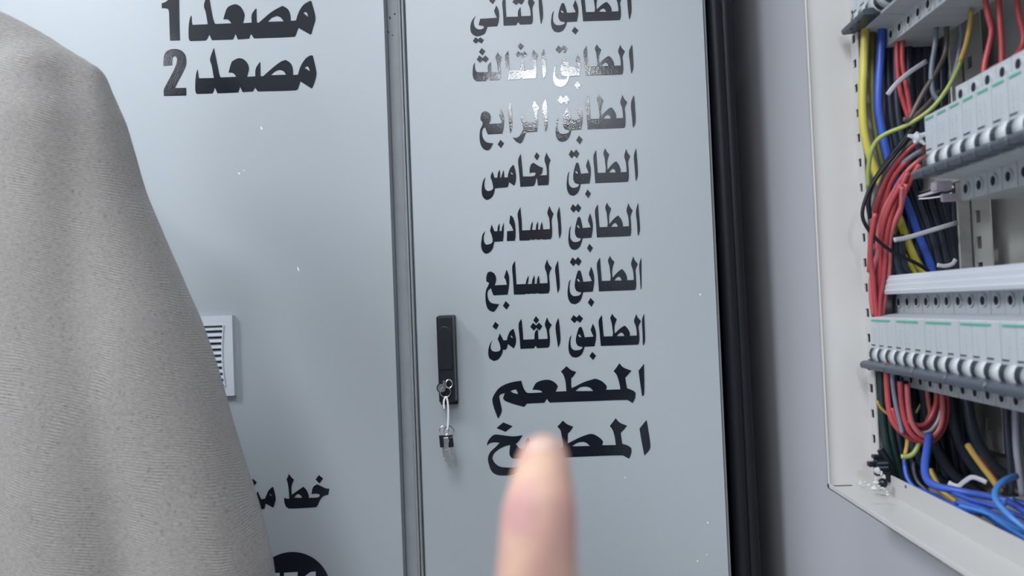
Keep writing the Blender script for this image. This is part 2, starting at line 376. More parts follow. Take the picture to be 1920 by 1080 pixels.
second = [
 cr(870,0,9.6,[[(1375,-120),(1345,-20),(1350,150),(1370,350),(1380,430),(1392,425),(1420,310),(1418,150),(1400,0),(1385,-110)],
  [(735,-80),(688,40),(700,200),(712,460),(940,450),(965,400),(985,405),(1005,440),(1210,432),(1235,400),(1240,290),(1232,200),(1235,130),(1272,45),(1220,-30),(1190,-90),(1150,40),(1175,120),(1195,200),(1200,285),(1030,292),(1022,200),(1020,125),(975,195),(968,300),(762,305),(752,150),(745,-60)],
  [(925,-60),(872,38),(935,88),(980,50),(1035,82),(1088,5),(1030,-55),(985,-10)],
  [(580,98),(540,195),(560,250),(590,320),(292,338),(262,450),(340,462),(365,490),(330,520),(265,530),(205,500),(180,440),(180,350),(212,280),(150,360),(118,450),(120,560),(160,620),(235,650),(310,635),(375,600),(410,520),(420,480),(600,468),(625,380),(632,240),(610,150)],
  [(515,-75),(455,15),(518,72),(562,0)],
  [(205,670),(158,740),(213,785),(252,745),(318,780),(355,718),(295,672),(255,705)]]),
 cr(870,75,9.6,[[(1440,160),(1392,270),(1405,450),(1420,640),(1435,690),(1475,590),(1472,420),(1460,280)],
  [(790,195),(742,280),(748,420),(775,720),(1010,700),(1030,655),(1060,700),(1285,690),(1300,620),(1303,530),(1295,450),(1300,380),(1330,270),(1290,225),(1255,175),(1212,260),(1240,360),(1250,450),(1262,530),(1078,545),(1074,430),(1062,370),(1020,430),(1012,545),(820,555),(815,400),(800,220)],
  [(1012,50),(970,120),(1020,180),(1080,110)],[(970,195),(935,260),(960,305),(1010,270),(1060,318),(1135,255),(1090,205),(1030,240)],
  [(605,218),(565,310),(590,400),(605,480),(615,570),(490,572),(487,450),(480,400),(432,460),(430,575),(240,580),(205,540),(192,400),(165,470),(155,620),(175,700),(225,742),(400,735),(430,690),(445,695),(470,725),(620,722),(655,680),(658,560),(655,420),(685,320),(640,270)],
  [(318,145),(268,215),(330,275),(383,200)],[(275,278),(228,350),(290,412),(332,360),(390,405),(445,335),(385,275),(335,325)]]),
 cr(870,175,9.6,[[(1465,100),(1412,240),(1430,450),(1455,650),(1468,692),(1500,600),(1500,400),(1490,200)],
  [(1270,125),(1228,235),(1260,330),(1275,420),(1280,520),(1140,520),(1100,480),(1050,385),(1018,460),(1050,560),(1065,640),(1030,720),(980,780),(930,802),(875,792),(930,860),(1010,905),(1050,870),(1090,780),(1115,700),(1310,692),(1328,600),(1328,470),(1318,360),(1355,260),(1300,190)],
  [(832,170),(788,300),(800,450),(820,640),(832,720),(868,620),(865,450),(855,280),(845,180)],
  [(665,285),(635,400),(655,450),(680,540),(450,550),(478,480),(478,400),(440,345),(375,320),(320,350),(298,420),(298,480),(335,520),(330,570),(290,660),(280,800),(300,920),(350,1000),(420,1028),(470,1000),(525,900),(450,892),(390,870),(345,810),(325,730),(335,650),(365,610),(385,620),(400,670),(430,738),(690,722),(712,640),(722,520),(715,400),(690,330)],
  [(655,835),(605,920),(665,985),(720,900)]]),
 cr(870,270,9.6,[[(1485,150),(1447,280),(1475,380),(1490,480),(1492,560),(1350,565),(1395,540),(1410,500),(1420,425),(1370,410),(1310,375),(1250,335),(1205,365),(1182,440),(1180,525),(1220,510),(1270,512),(1295,525),(1275,565),(1240,580),(1060,585),(1050,450),(1035,280),(1022,175),(975,280),(985,450),(1000,600),(1012,770),(1250,755),(1280,710),(1300,620),(1315,620),(1328,745),(1520,735),(1530,640),(1528,500),(1530,380),(1560,290),(1520,230)],
  [(1305,148),(1262,230),(1315,295),(1360,210)],
  [(885,372),(835,430),(800,520),(785,600),(725,600),(722,530),(712,465),(682,550),(668,605),(648,605),(650,520),(640,460),(612,520),(598,605),(548,608),(530,545),(507,495),(478,595),(500,660),(518,730),(525,800),(490,835),(430,848),(385,820),(368,760),(370,680),(388,598),(350,650),(325,740),(318,860),(335,940),(375,990),(415,1003),(465,985),(520,930),(548,850),(558,795),(780,778),(800,740),(808,685),(905,750),(930,680),(938,590),(925,480),(900,395)],
  [(835,515),(855,505),(880,540),(875,555),(850,540)]]),
 cr(870,370,9.6,[[(1715,165),(1675,300),(1690,450),(1705,680),(1718,748),(1750,640),(1745,450),(1732,280)],
  [(1015,175),(965,290),(980,450),(998,776),(1180,770),(1205,752),(1230,768),(1300,752),(1330,762),(1400,750),(1430,758),(1560,750),(1582,700),(1585,550),(1580,400),(1612,295),(1570,230),(1537,155),(1500,280),(1530,370),(1542,470),(1545,570),(1425,578),(1415,500),(1403,440),(1380,500),(1370,578),(1330,582),(1335,500),(1332,432),(1300,500),(1290,585),(1222,585),(1235,500),(1232,430),(1205,500),(1190,590),(1045,595),(1040,450),(1025,280)],
  [(832,318),(815,460),(850,510),(890,600),(775,610),(770,785),(915,780),(928,700),(925,540),(910,440),(880,360)],
  [(715,458),(685,540),(678,605),(635,608),(642,540),(640,470),(608,530),(600,610),(545,612),(525,560),(498,490),(470,600),(495,670),(512,740),(515,800),(480,835),(405,855),(370,820),(355,750),(360,680),(380,605),(335,670),(315,770),(308,880),(330,960),(370,1005),(405,1012),(460,990),(515,925),(535,850),(545,800),(700,788),(712,700),(718,560)]]),
 cr(870,475,9.6,[[(1692,125),(1640,265),(1655,450),(1675,650),(1688,720),(1722,620),(1718,450),(1705,280)],
  [(918,135),(868,230),(880,450),(898,740),(1100,735),(1120,722),(1150,730),(1230,722),(1250,728),(1330,716),(1350,725),(1515,718),(1538,680),(1543,550),(1532,420),(1540,350),(1578,260),(1530,200),(1495,110),(1453,245),(1485,350),(1500,450),(1503,535),(1362,542),(1358,470),(1345,398),(1318,460),(1310,545),(1268,548),(1275,470),(1265,395),(1232,470),(1218,550),(1145,552),(1162,470),(1160,395),(1125,480),(1110,552),(945,558),(935,400),(925,250)],
  [(765,292),(722,430),(750,480),(770,565),(552,575),(575,500),(575,430),(545,360),(480,325),(425,345),(402,420),(402,505),(450,530),(440,570),(400,650),(385,760),(395,900),(430,1000),(490,1045),(545,1048),(590,990),(632,915),(560,908),(490,890),(440,830),(422,740),(430,670),(485,625),(500,680),(530,755),(785,742),(800,660),(812,560),(812,430),(790,350)],
  [(750,857),(700,945),(765,1012),(820,930)]]),
 cr(870,585,9.6,[[(1700,105),(1648,240),(1665,450),(1688,600),(1695,645),(1735,540),(1730,350),(1712,180)],
  [(1030,122),(982,220),(1000,450),(1015,662),(1260,652),(1285,608),(1320,650),(1520,638),(1540,600),(1548,480),(1535,320),(1580,230),(1530,175),(1495,95),(1455,225),(1485,320),(1500,420),(1505,482),(1340,490),(1335,400),(1330,318),(1310,315),(1275,370),(1265,490),(1068,498),(1060,380),(1042,180)],
  [(1295,72),(1247,150),(1298,210),(1352,145)],[(1240,195),(1192,265),(1255,335),(1302,285),(1360,332),(1410,255),(1350,192),(1300,240)],
  [(885,302),(830,345),(790,430),(772,505),(712,512),(680,450),(645,385),(605,490),(640,570),(660,660),(640,700),(570,715),(510,700),(480,660),(482,590),(510,510),(465,580),(440,670),(438,770),(460,840),(535,880),(610,855),(665,790),(692,730),(700,678),(755,678),(775,640),(790,575),(895,655),(925,590),(938,510),(925,420),(902,330)],
  [(835,430),(855,420),(878,460),(870,470),(850,455)],
  [(562,175),(512,262),(578,318),(628,235)]])]
ordn = ['second', 'third', 'fourth', 'fifth', 'sixth', 'seventh', 'eighth']
for k, r in enumerate(rows):
    lettering('lettering', row_word(*r), doorR)
    lettering('lettering', second[k], doorR)
# the restaurant row
B9 = lambda P: [(x+1350, y) for x, y in P]
rest = [B9([(1418,110),(1325,225),(1345,380),(1383,645),(1408,652),(1422,600),(1422,300)]),
 [(697,395),(560,415),(430,455),(320,520),(250,610),(208,710),(235,850),(275,960),(300,1028),(318,1020),(368,910),(350,790),(322,660),(345,625),(420,600),(388,690),(420,730),(560,785),(745,835),(790,780),(1085,765),(1128,700),(1175,762)]
 + B9([(400,742),(1130,718),(1170,735),(1220,768),(1235,755),(1270,680),(1275,595),(1240,565),(1130,520),(1100,345),(1205,225),(1060,165),(1005,98),(905,235),(950,285),(980,360),(1010,480),(1018,540),(778,548),(790,500),(770,460),(700,400),(600,362),(540,375),(400,420),(200,520),(190,480),(190,350),(225,320),(272,245),(190,215),(110,148),(15,240),(55,290),(90,400),(108,570)])
 + [(1275,580),(1300,520),(1315,490),(1280,440),(1200,390),(1120,378),(1010,400),(940,440),(885,545),(970,548),(1030,565),(1055,592),(820,602),(780,590),(740,530),(715,460)],
 B9([(260,570),(330,510),(430,492),(510,515),(560,568)]), [(515,570),(560,548),(610,540),(645,620),(560,600)]]
lettering('lettering', cr(900, 670, 9.0, rest), doorR)
# the kitchen row
D8 = lambda P: [(x+1329, y) for x, y in P]
kit = [D8([(1345,145),(1238,280),(1260,420),(1290,580),(1315,700),(1400,595),(1405,500),(1380,330),(1360,200)]),
 [(325,372),(450,385),(600,400),(745,383),(690,470),(640,520),(700,590),(760,600),(780,560),(800,470),(835,420),(865,480),(870,590),(1370,585)]
 + D8([(50,545),(30,420),(5,300),(-42,250),(45,155),(110,210),(205,250),(160,320),(122,355),(120,510),(300,420),(420,375),(490,362),(560,385),(640,440),(670,480),(658,538),(870,535),(850,400),(820,300),(775,240),(868,118),(930,185),(1045,235),(990,300),(945,345),(970,515),(1060,545),(1108,580),(1115,640),(1085,735),(1065,745),(1010,710),(970,695),(600,705),(120,725)])
 + [(900,750),(640,748),(580,740),(545,690),(545,600),(555,535),(480,550),(380,600),(300,670),(275,740),(310,810),(390,870),(500,885),(640,880),(720,850),(680,950),(600,995),(480,1008),(350,1000),(270,950),(225,850),(208,740),(240,650),(320,570),(390,500),(320,492),(240,505),(190,545),(205,480),(265,400)],
 D8([(185,555),(260,505),(345,485),(410,500),(465,550)]), [(445,183),(340,270),(480,328),(590,242)], [(930,820),(830,880),(950,940),(1050,860)]]
lettering('lettering', cr(890, 770, 8.307, kit), doorR)
# left door: the two lift words
F12 = lambda P: [(x+1800, y) for x, y in P]
lift1 = [[(815,355),(785,450),(765,620),(768,870),(795,920),(1140,908),(1180,870),(1228,770),(1285,900),(1760,885),(1790,820),(1818,760),(1840,810),(1870,885)]
 + F12([(80,882),(325,865),(350,780),(370,770),(435,860),(1330,825),(1370,800),(1405,700),(1435,625),(1700,775),(1725,760),(1770,600),(1818,420),(1790,250),(1725,25),(1690,20),(1560,100),(1480,200),(1420,330),(1380,460),(1260,470),(1250,330),(1200,210),(1080,130),(980,180),(800,290),(540,515),(495,500),(490,195),(470,195),(385,330),(382,510),(185,522),(215,400),(222,330),(190,240),(130,150),(60,105),(0,97)])
 + [(1720,120),(1640,170),(1600,250),(1545,430),(1640,430),(1690,475),(1725,525),(1360,540),(1320,440),(1280,250),(1235,0),(1200,-130),(1180,-130),(1150,-30),(1108,130),(1150,280),(1195,545),(850,560),(835,500),(828,355)],
 F12([(740,490),(830,400),(940,355),(1030,390),(1105,480)]), F12([(1540,290),(1590,262),(1630,290),(1655,380)])]
lettering('lettering', cr(290, 0, 12.0, lift1), doorL)
lettering('numeral', cr(290, 0, 12.0, [[(330,-60),(300,0),(230,50),(160,75),(160,180),(260,185),(310,210),(325,300),(330,500),(345,910),(565,905),(555,500),(548,0),(546,-60)]]), doorL)
I9 = lambda P: [(x+1473, y) for x, y in P]
lift2 = [[(790,490),(765,570),(750,700),(750,890),(770,942),(1060,932),(1080,900),(1108,825),(1155,930),(1530,915)]
 + I9([(68,905),(100,810),(145,908),(335,895),(375,825),(425,895),(1120,875),(1165,850),(1210,710),(1410,840),(1430,830),(1470,730),(1505,590),(1495,480),(1440,240),(1400,232),(1320,280),(1250,370),(1200,470),(1165,590),(1075,595),(1070,480),(1030,380),(940,318),(860,345),(740,430),(520,620),(475,612),(472,360),(460,360),(388,480),(380,620),(225,628),(245,560),(262,470),(235,380),(170,310),(95,285),(30,300)])
 + [(1420,350),(1395,420),(1360,550),(1420,550),(1470,580),(1500,628),(1215,640),(1190,580),(1160,430),(1090,95),(1020,305),(1050,420),(1090,650),(815,655),(800,560)],
 I9([(660,600),(740,530),(825,500),(900,525),(948,590)]), I9([(1285,460),(1335,430),(1360,455),(1385,525)])]
lettering('lettering', cr(290, 80, 9.82, lift2), doorL)
lettering('numeral', cr(290, 80, 9.82, [[(158,425),(165,290),(195,190),(260,135),(370,115),(480,140),(555,210),(580,310),(575,410),(540,500),(480,620),(420,730),(372,835),(580,832),(580,970),(170,980),(170,865),(230,740),(320,570),(385,430),(410,340),(410,290),(395,255),(365,245),(335,260),(322,300),(318,412)]]), doorL)
lettering('lettering', cr(450, 870, 9.6, [[(1390,365),(1330,400),(1300,460),(1290,550),(1320,535),(1400,535),(1440,555),(1425,590),(1380,605),(1240,610),(1235,560),(1190,460),(1137,410),(1080,450),(930,555),(928,400),(970,280),(920,235),(885,180),(840,275),(865,370),(880,500),(888,625),(820,620),(795,605),(800,690),(830,770),(885,800),(1370,778),(1400,740),(1440,650),(1500,580),(1590,550),(1608,445),(1550,440),(1470,405)],
 [(970,608),(1010,560),(1050,538),(1090,560),(1120,608)], [(1420,200),(1360,278),(1430,350),(1497,262)]]), doorL)
lettering('lettering', cr(450, 870, 9.6, [[(590,408),(520,470),(480,550),(450,625),(380,635),(350,570),(318,490),(275,590),(300,680),(330,780),(335,870),(300,950),(240,960),(190,920),(170,850),(190,750),(150,830),(140,930),(180,1000),(250,1030),(320,990),(365,900),(375,815),(440,805),(460,710),(600,785),(640,650),(640,600),(615,480)],
 [(525,545),(545,535),(578,575),(560,572)], [(230,265),(180,335),(240,408),(300,330)]]), doorL)
# round sticker cut by the bottom of the picture
lettering('round_sticker', [[(548.5+71.6*math.cos(a*math.pi/36), 1106.6+71.6*math.sin(a*math.pi/36)) for a in range(72)]], doorL, sub=0)
lettering('numeral', [[(582,1072.5),(592,1071.5),(592.5,1140),(580,1140),(579,1083),(572,1085),(572,1080)],
                      [(532.5,1074),(558,1072.5),(558,1082),(543,1083),(543,1101),(555,1101),(555,1110),(543,1110),(543,1129),(559,1129),(559,1139),(532.5,1139)],
                      [(512,1075),(524.5,1074),(524.5,1139),(512,1139)]],
          doorL, off=0.001, material=M['disc_white'], sub=0, label='pale grey characters on the black disc')
# chipped paint and scuffs
def fleck(u, v, w, h, m, par, name, Y=0.0, rot=0.3):
    P = [(u+math.cos(a)*w*(1+.3*math.sin(3*a))+rot*h*math.sin(a), v+math.sin(a)*h) for a in [k*math.pi/5 for k in range(10)]]
    W = [on_y(x, y, Y-.0003) for x, y in P]
    mb = MB(); mb.prism(W, (0, 0, 0), (0, .0003, 0)); return mb.build(name, m, par)
for u, v, w, h in ((490,240,1.3,3),(448,325,1.8,1.6),(559,504,1.2,4.5),(457,319,1,1)):
    fleck(u, v, w, h, M['chip'], doorL, 'paint_chip')
for u, v, w, h in ((1313,552,1.6,1.6),(1327,980,1.5,1.5),(1308,1052,1.3,1.3),(1172,895,1,1),(1024,1046,1,1),(1345-20,1040,1,1)):
    fleck(u, v, w, h, M['chip'], doorR, 'paint_chip')
for u, v, w, h in ((740,26,1.8,1.8),(731,33,1.5,3),(728,60,1.5,1.5),(755,19,1.5,1.5),(736,66,1.2,1.5),(752,150,1,3)):
    fleck(u, v, w, h, M['soot'], cabL if u < 746+.0333*v else cabR, 'scuff', Y=.030)
# ------------------------------------------------------------------ swing handle on the right door
def quadY(P, y0, y1, mb, mi=0):
    W = [on_y(u, v, 0.0) for u, v in P]
    mb.prism([(w.x, y0, w.z) for w in W], (0, 0, 0), (0, y1-y0, 0), mi)
hx0, hx1 = X0(826, 670), X0(857, 670); hz1 = on_y(838, 591).z; hz0 = on_y(843, 757).z
hd = empty('handle', (0, 0, 0)); hd.parent = doorR; hd['label'] = 'black swing handle with keyhole'
mb = MB(); mb.box((hx0-.0005, -.012, hz0), (hx1+.0005, 0, hz1)); mb.box((hx0+.001, -.036, hz0+.006), (hx1, -.012, hz1-.001))
xm = (hx0+hx1)/2
link('handle', mb.me('handle', .0022, 3), M['blk'], doorR, True, False)
bpy.data.objects.remove(hd)
h = [o for o in doorR.children if o.name.startswith('handle')][0]; h['label'] = 'black swing handle with keyhole'
# raised lever tongue with rounded head
pts = []
for k in range(13):
    a = math.pi*k/12; pts.append((xm-.0005+.0095*math.cos(a), hz1-.024+.0095*math.sin(a)))
pts += [(xm-.010, hz1-.072), (xm+.009, hz1-.072)]
mb = MB(); mb.prism([(x, -.0385, z) for x, z in pts], (0, 0, 0), (0, .004, 0))
mb.build('lever', M['blk'], doorR, bevel=.0008, seg=2)
lz = on_y(836, 722).z; lx = X0(836, 722)
mb = MB(); mb.tube([(lx, -.036, lz), (lx, -.0405, lz)], .007, 20); mb.tube([(lx, -.0405, lz), (lx, -.0412, lz)], .0055, 20, 1)
mb.build('lock_cylinder', [M['blk'], M['steel']], doorR)

# keys hanging from the lock
Yk = -.043
ring_u = at(836, 735, 1.10+Yk); 
def circ(c, r, ax, ay, n=20): return [Vector(c)+Vector(ax)*(r*math.cos(2*math.pi*k/n))+Vector(ay)*(r*math.sin(2*math.pi*k/n)) for k in range(n)]
ky = empty('key_bunch', tuple(at(838, 815, 1.10+Yk)), 'bunch of small keys hanging on a white cord loop from the door lock', 'keys')
mb = MB(); c = on_y(834, 718, Yk); mb.box((c.x-.0012, Yk-.009, c.z-.006), (c.x+.0012, Yk+.004, c.z+.004)); mb.tube(circ((c.x+.006, Yk-.004, c.z-.001), .0055, (.75, .3, 0), (0, 0, 1)), .0009, 6, closed=True)
mb.build('lock_key', M['steel'], ky, smooth=False)
mb = MB(); mb.tube(circ(on_y(835, 735, Yk), .0068, (1, 0.1, 0), (0, 0, 1)), .0006, 6, closed=True); mb.build('split_ring', M['steel'], ky)
mb = MB(); P = [on_y(u, v, Yk-.001) for u, v in ((833,767),(832,757),(833,749),(836,744),(838.5,749),(840,760),(840.5,780),(839.5,800),(838,806))]
mb.tube(catmull(P, 4), .0013, 8); mb.build('cord', M['cord'], ky, smooth=True)
for (u, v, r, t) in ((833, 807, .0062, .3), (842, 810, .0078, -.35)):
    mb = MB(); mb.tube(circ(on_y(u, v, Yk), r, (math.cos(t), math.sin(t), 0), (0, 0, 1)), .0007, 6, closed=True); mb.build('split_ring', M['steel'], ky)
def key(u0, v0, u1, v1, black, dy, hw):
    a = on_y(u0, v0, Yk+dy); b = on_y(u1, v1, Yk+dy); d = (b-a).normalized(); s = Vector((d.z, 0, -d.x))
    mb = MB(); q = a+d*.016
    mb.prism([a-s*hw, a+s*hw, q+s*hw*.9, q-s*hw*.9], (0, -.0012, 0), (0, .0024, 0), 0)
    k = mb.build('key_head', M['blk'] if black else M['steel'], ky, bevel=.0006, seg=2)
    mb = MB(); w = .0017
    mb.prism([q-s*w, q+s*w, q+(b-q)*.35+s*w*.4, q+(b-q)*.5+s*w, q+(b-q)*.7+s*w*.3, b+s*w*.6, b, b-s*w], (0, -.0006, 0), (0, .0012, 0), 0)
    mb.build('key_blade', M['steel'], k)
key(829, 816, 832, 857, True, 0.003, .0042); key(843, 816, 849, 862, True, .004, .0040)
key(836, 820, 838, 866, False, -.003, .0034); key(838, 824, 834, 864, False, 0, .0032)

# ------------------------------------------------------------------ louvred vent on the left door
vr = X0(442, 667); vt = on_y(400, 592.5).z; vb = on_y(430, 741).z; vw = vt-vb; vl = vr-vw; ym = -.009
vent = empty('air_vent', ((vl+vr)/2, 0, (vt+vb)/2)); vent.parent = doorL
vent.location = ((vl+vr)/2 - cabL.location.x, -cabL.location.y, (vt+vb)/2 - cabL.location.z); vent.parent = cabL
mb = MB(); n = 14; bd = .0135
ox = lambda t: .003*math.sin(math.pi*t)   # side bars bow inwards
outer = []; inner = []
zt = vt-bd; zb = vb+bd
# top and bottom bars, then bowed side bars
for z0, z1 in ((zt, vt), (vb, zb)):
    mb.box((vl, ym, z0), (vr, 0, z1))
for k in range(n):
    t0, t1 = k/n, (k+1)/n; z0, z1 = zb+(zt-zb)*t0, zb+(zt-zb)*t1
    for sgn, xo in ((1, vr), (-1, vl)):
        a0 = xo-sgn*(bd+ox(t0)); a1 = xo-sgn*(bd+ox(t1))
        P = [(xo, ym, z0), (xo, ym, z1), (a1, ym, z1), (a0, ym, z0)]
        if sgn < 0: P = P[::-1]
        mb.prism(P, (0, 0, 0), (0, -ym, 0))
mb.build('frame', M['vent'], vent)
mb = MB()
P = []
for k in range(n+1):
    t = k/n; P.append((vr-bd-ox(t)+.0012, ym-.0006, zb+(zt-zb)*t))
mb.tube(P, .0013, 6); mb.tube([(vl*2-2*vl+vl+vr-p[0], p[1], p[2]) for p in P], .0013, 6); mb.build('lip', M['vent'], vent)
mb = MB(); mb.box((vl+.01, -.0012, vb+.01), (vr-.01, -.0005, vt-.01)); mb.build('filter_mat', M['soot'], vent)
ns = 10; pitch = (zt-zb)/ns
for k in range(ns):
    z = zt-pitch*(k+.72)
    mb = MB(); x0, x1 = vl+bd-.001, vr-bd+.001
    mb.prism([(x0, ym+.001, z-.0006), (x0, ym+.001, z+.0012), (x0, -.0015, z+.0060), (x0, -.0015, z+.0048)], (0, 0, 0), (x1-x0, 0, 0))
    mb.build('slat', M['vent'], vent)

# ------------------------------------------------------------------ distribution box on the right wall
XR, XBK = 0.252, 0.405     # rim and back plate (to the right of the lens)
YF = on_x(1533, 540, XR).y; XI = on_y(1616, 540, YF).x
YS = on_x(1631, 540, XI).y; print('YF', YF-EYE.y, XI, YS-EYE.y)
YN = EYE.y+0.30      # far end, near end
ZB = on_x(1560, 921, XR).z; print('ZB', ZB-EYE.z)
ZT = EYE.z+0.48; FL = .020
# right wall with the opening the box sits in
mb = MB()
mb.box((XW, -6.6, 0), (XW+.15, YN-.002, CEIL)); mb.box((XW, YF+.002, 0), (XW+.15, .6, CEIL))
mb.box((XW, YN-.002, 0), (XW+.15, YF+.002, ZB-.002)); mb.box((XW, YN-.002, ZT+.002), (XW+.15, YF+.002, CEIL))
tag(mb.build('wall_right', M['wall']), kind='structure')
bx = empty('distribution_box', (XW, (YF+YN)/2, ZB), 'open cream metal distribution box set in the right wall with no cover', 'fuse box')
def P3(x, y, z): return Vector((x, y, z))
th = .0022
mb = MB()
mb.box((XR, YF-th, ZB), (XBK+.003, YF, ZT)); mb.box((XR, YN, ZB), (XBK+.003, YN+th, ZT))
mb.box((XR, YN, ZB), (XBK+.003, YF, ZB+th)); mb.box((XR, YN, ZT-th), (XBK+.003, YF, ZT))
# folded outer bead
for a, b in (((XR, YF-.0055, ZB), (XR+.0012, YF, ZT)), ((XR, YN, ZB), (XR+.0012, YF, ZB+.0055)), ((XR, YN, ZB), (XR+.0012, YN+.0055, ZT)), ((XR, YN, ZT-.0055), (XR+.0012, YF, ZT))): mb.box(a, b)
mb.build('tub', M['cream'], bx, bevel=.0008, seg=2)
mb = MB(); mb.box((XBK, YN, ZB), (XBK+.0015, YF, ZT)); mb.build('back_plate', M['inner'], bx)
mb = MB(); mb.tube([(XR+.001, YF-th-.0002, ZB+th+.0002), (XR+.022, YF-th-.0002, ZB+th+.0002)], .0007, 6); mb.build('corner_seam', M['soot'], bx)
# perforated flange
def strip(name, yA, yB, z0, z1, X, ph, phs, parent, m, hole_h=.0078, pitch=.0250, hy0=.30, hy1=.74, tk=.0012):
    mb = MB(); w = yB-yA; a = yA+w*hy0; b = yA+w*hy1
    mb.box((X, yA, z0), (X+tk, a, z1)); mb.box((X, b, z0), (X+tk, yB, z1))
    z = ph; cuts = []
    k = math.ceil((z0-ph)/pitch)
    prev = z0
    while ph+k*pitch+hole_h < z1:
        h0 = ph+k*pitch
        if h0 > prev: mb.box((X, a, prev), (X+tk, b, h0))
        prev = h0+hole_h; k += 1
    mb.box((X, a, prev), (X+tk, b, z1))
    return mb.build(name, m, parent)
h1 = on_x(1603.3, 119, XI).z; h2 = on_x(1638.7, 823, XI).z
pit = (h1-h2)/15.0
strip('perforated_strip', YS, YF-th, ZB+th, ZT-th, XI, h1-.0039, None, bx, M['cream'], pitch=pit)
mb = MB(); mb.box((XI, YN+th, ZB+th), (XI+.0012, YS, ZB+FL)); mb.box((XI, YN+th, ZT-FL), (XI+.0012, YS, ZT-th)); mb.box((XI, YN+th, ZB), (XI+.0012, YN+.020, ZT))
mb.build('flange', M['cream'], bx)
# rear mounting rail
RX = .386
mb = MB(); yr0, yr1 = YF-.030, YF-.006
rz0 = on_x(1838, 838, RX).z; 
mb.box((RX-.012, YF-.022, rz0), (RX, YF-.008, ZT-.01))
mb.build('rail_post', M['zinc'], bx, bevel=.001)
strip('rear_strip', YF-.052, YF-.022, rz0, ZT-.01, RX+.001, on_x(1823, 411, RX).z-.004, None, bx, M['inner'], hole_h=.011, pitch=pit, hy0=.55, hy1=.85)
# din rails
def din(zc_, Xs):
    mb = MB(); mb.box((Xs+.038, YN+.01, zc_-.0175), (Xs+.0392, YF-.03, zc_+.0175))
    mb.box((Xs+.034, YN+.01, zc_-.0175), (Xs+.038, YF-.03, zc_-.0165)); mb.box((Xs+.034, YN+.01, zc_+.0165), (Xs+.038, YF-.03, zc_+.0175))
    mb.build('din_rail', M['zinc'], bx)

# ------------------------------------------------------------------ circuit breakers
PW = .0178
def breaker_meshes(poles, bar):
    """local frame: -x out of the box, -y towards the near end"""
    R = {}
    mb = MB()
    for p in range(poles):
        y0 = -(p*PW+.0003); y1 = -((p+1)*PW-.0003)
        prof = [(-.040, .042), (-.0, .042), (0, .0245), (.0225, .0215), (.0235, .0205), (.0235, -.0075), (.0175, -.0075), (.0175, -.0215), (.020, -.0225), (.0195, -.0245), (0, -.0265), (0, -.042), (-.040, -.042)]
        mb.prism([(-n, 0, z) for n, z in prof], (0, y0, 0), (0, y1, 0))
    R['body'] = mb.me('breaker_body')
    hm = MB()
    for p in range(poles):
        yc_ = -(p*PW+PW*.68); n = 9; w = .0046
        pr = [(-.0165-.0105*math.sin(math.pi*k/n)-.0, -.0135+.0095*math.cos(math.pi*k/n)) for k in range(n+1)]
        hm.prism([(x, 0, z) for x, z in pr], (0, yc_-w, 0), (0, yc_+w, 0))
    R['hump'] = hm.me('breaker_hump')
    sl = MB()
    for p in range(poles):
        yc_ = -(p*PW+PW*.20); n = 9; w = .0042
        pr = [(-.0168-.0093*math.sin(math.pi*k/n), -.0130+.0090*math.cos(math.pi*k/n)) for k in range(n+1)]
        sl.prism([(x, 0, z) for x, z in pr], (0, yc_-w, 0), (0, yc_+w, 0))
        sl.box((-.0239, yc_-.005, -.0036), (-.0230, yc_+.0030, -.0046))
    R['slot'] = sl.me('toggle_slot')
    tg = MB(); L = poles*PW
    z = -.0205 if bar == 'down' else .004
    tg.prism([(x, 0, zz) for x, zz in ((-.018, z+.0030), (-.0335, z+.0022), (-.0360, z-.0005), (-.0350, z-.0045), (-.018, z-.0035))], (0, -.0012, 0), (0, -L+.0012, 0))
    for p in range(poles-1): tg.box((-.0352, -(p+1)*PW-.0016, z-.0052), (-.0310, -(p+1)*PW+.0016, z-.0030))
    R['toggle'] = tg.me('toggle', .0008)
    st = MB(); st.box((-.0240, -.003 if poles > 1 else -.0022, .0178), (-.0235, -L*.80, .0192))
    R['stripe'] = st.me('stripe')
    mk = MB()
    for p, q in ((.12, .0016), (.42, .0013)):
        yy = -L*p-.002; 
        for k in range(5): mk.box((-.0238, yy, .012-k*.0034), (-.0234, yy-q, .012-k*.0034-.0022))
    R['print'] = mk.me('print')
    n = 12
    yc_ = -PW*.5
    for s, nm in ((1, 'terminal'), (-1, 'terminal_low')):
        tm = MB()
        def ringc(x, r): return [(x, yc_+r*math.cos(2*math.pi*k/n), s*.0345+r*1.1*math.sin(2*math.pi*k/n)) for k in range(n)]
        tm.add(ringc(-.0012, .0046)+ringc(-.0012, .0032)+ringc(0.0, .0046), [(k, (k+1) % n, n+(k+1) % n, n+k) for k in range(n)]+[(k, 2*n+k, 2*n+(k+1) % n, (k+1) % n) for k in range(n)], 0)
        tm.add([(-.0011, a, b) for _, a, b in ringc(0, .0032)], [tuple(range(n))], 1)  # flat dark disc, the shade inside the screw hole put into its colour
        R[nm] = tm.me('terminal')
    return R
fin = {}
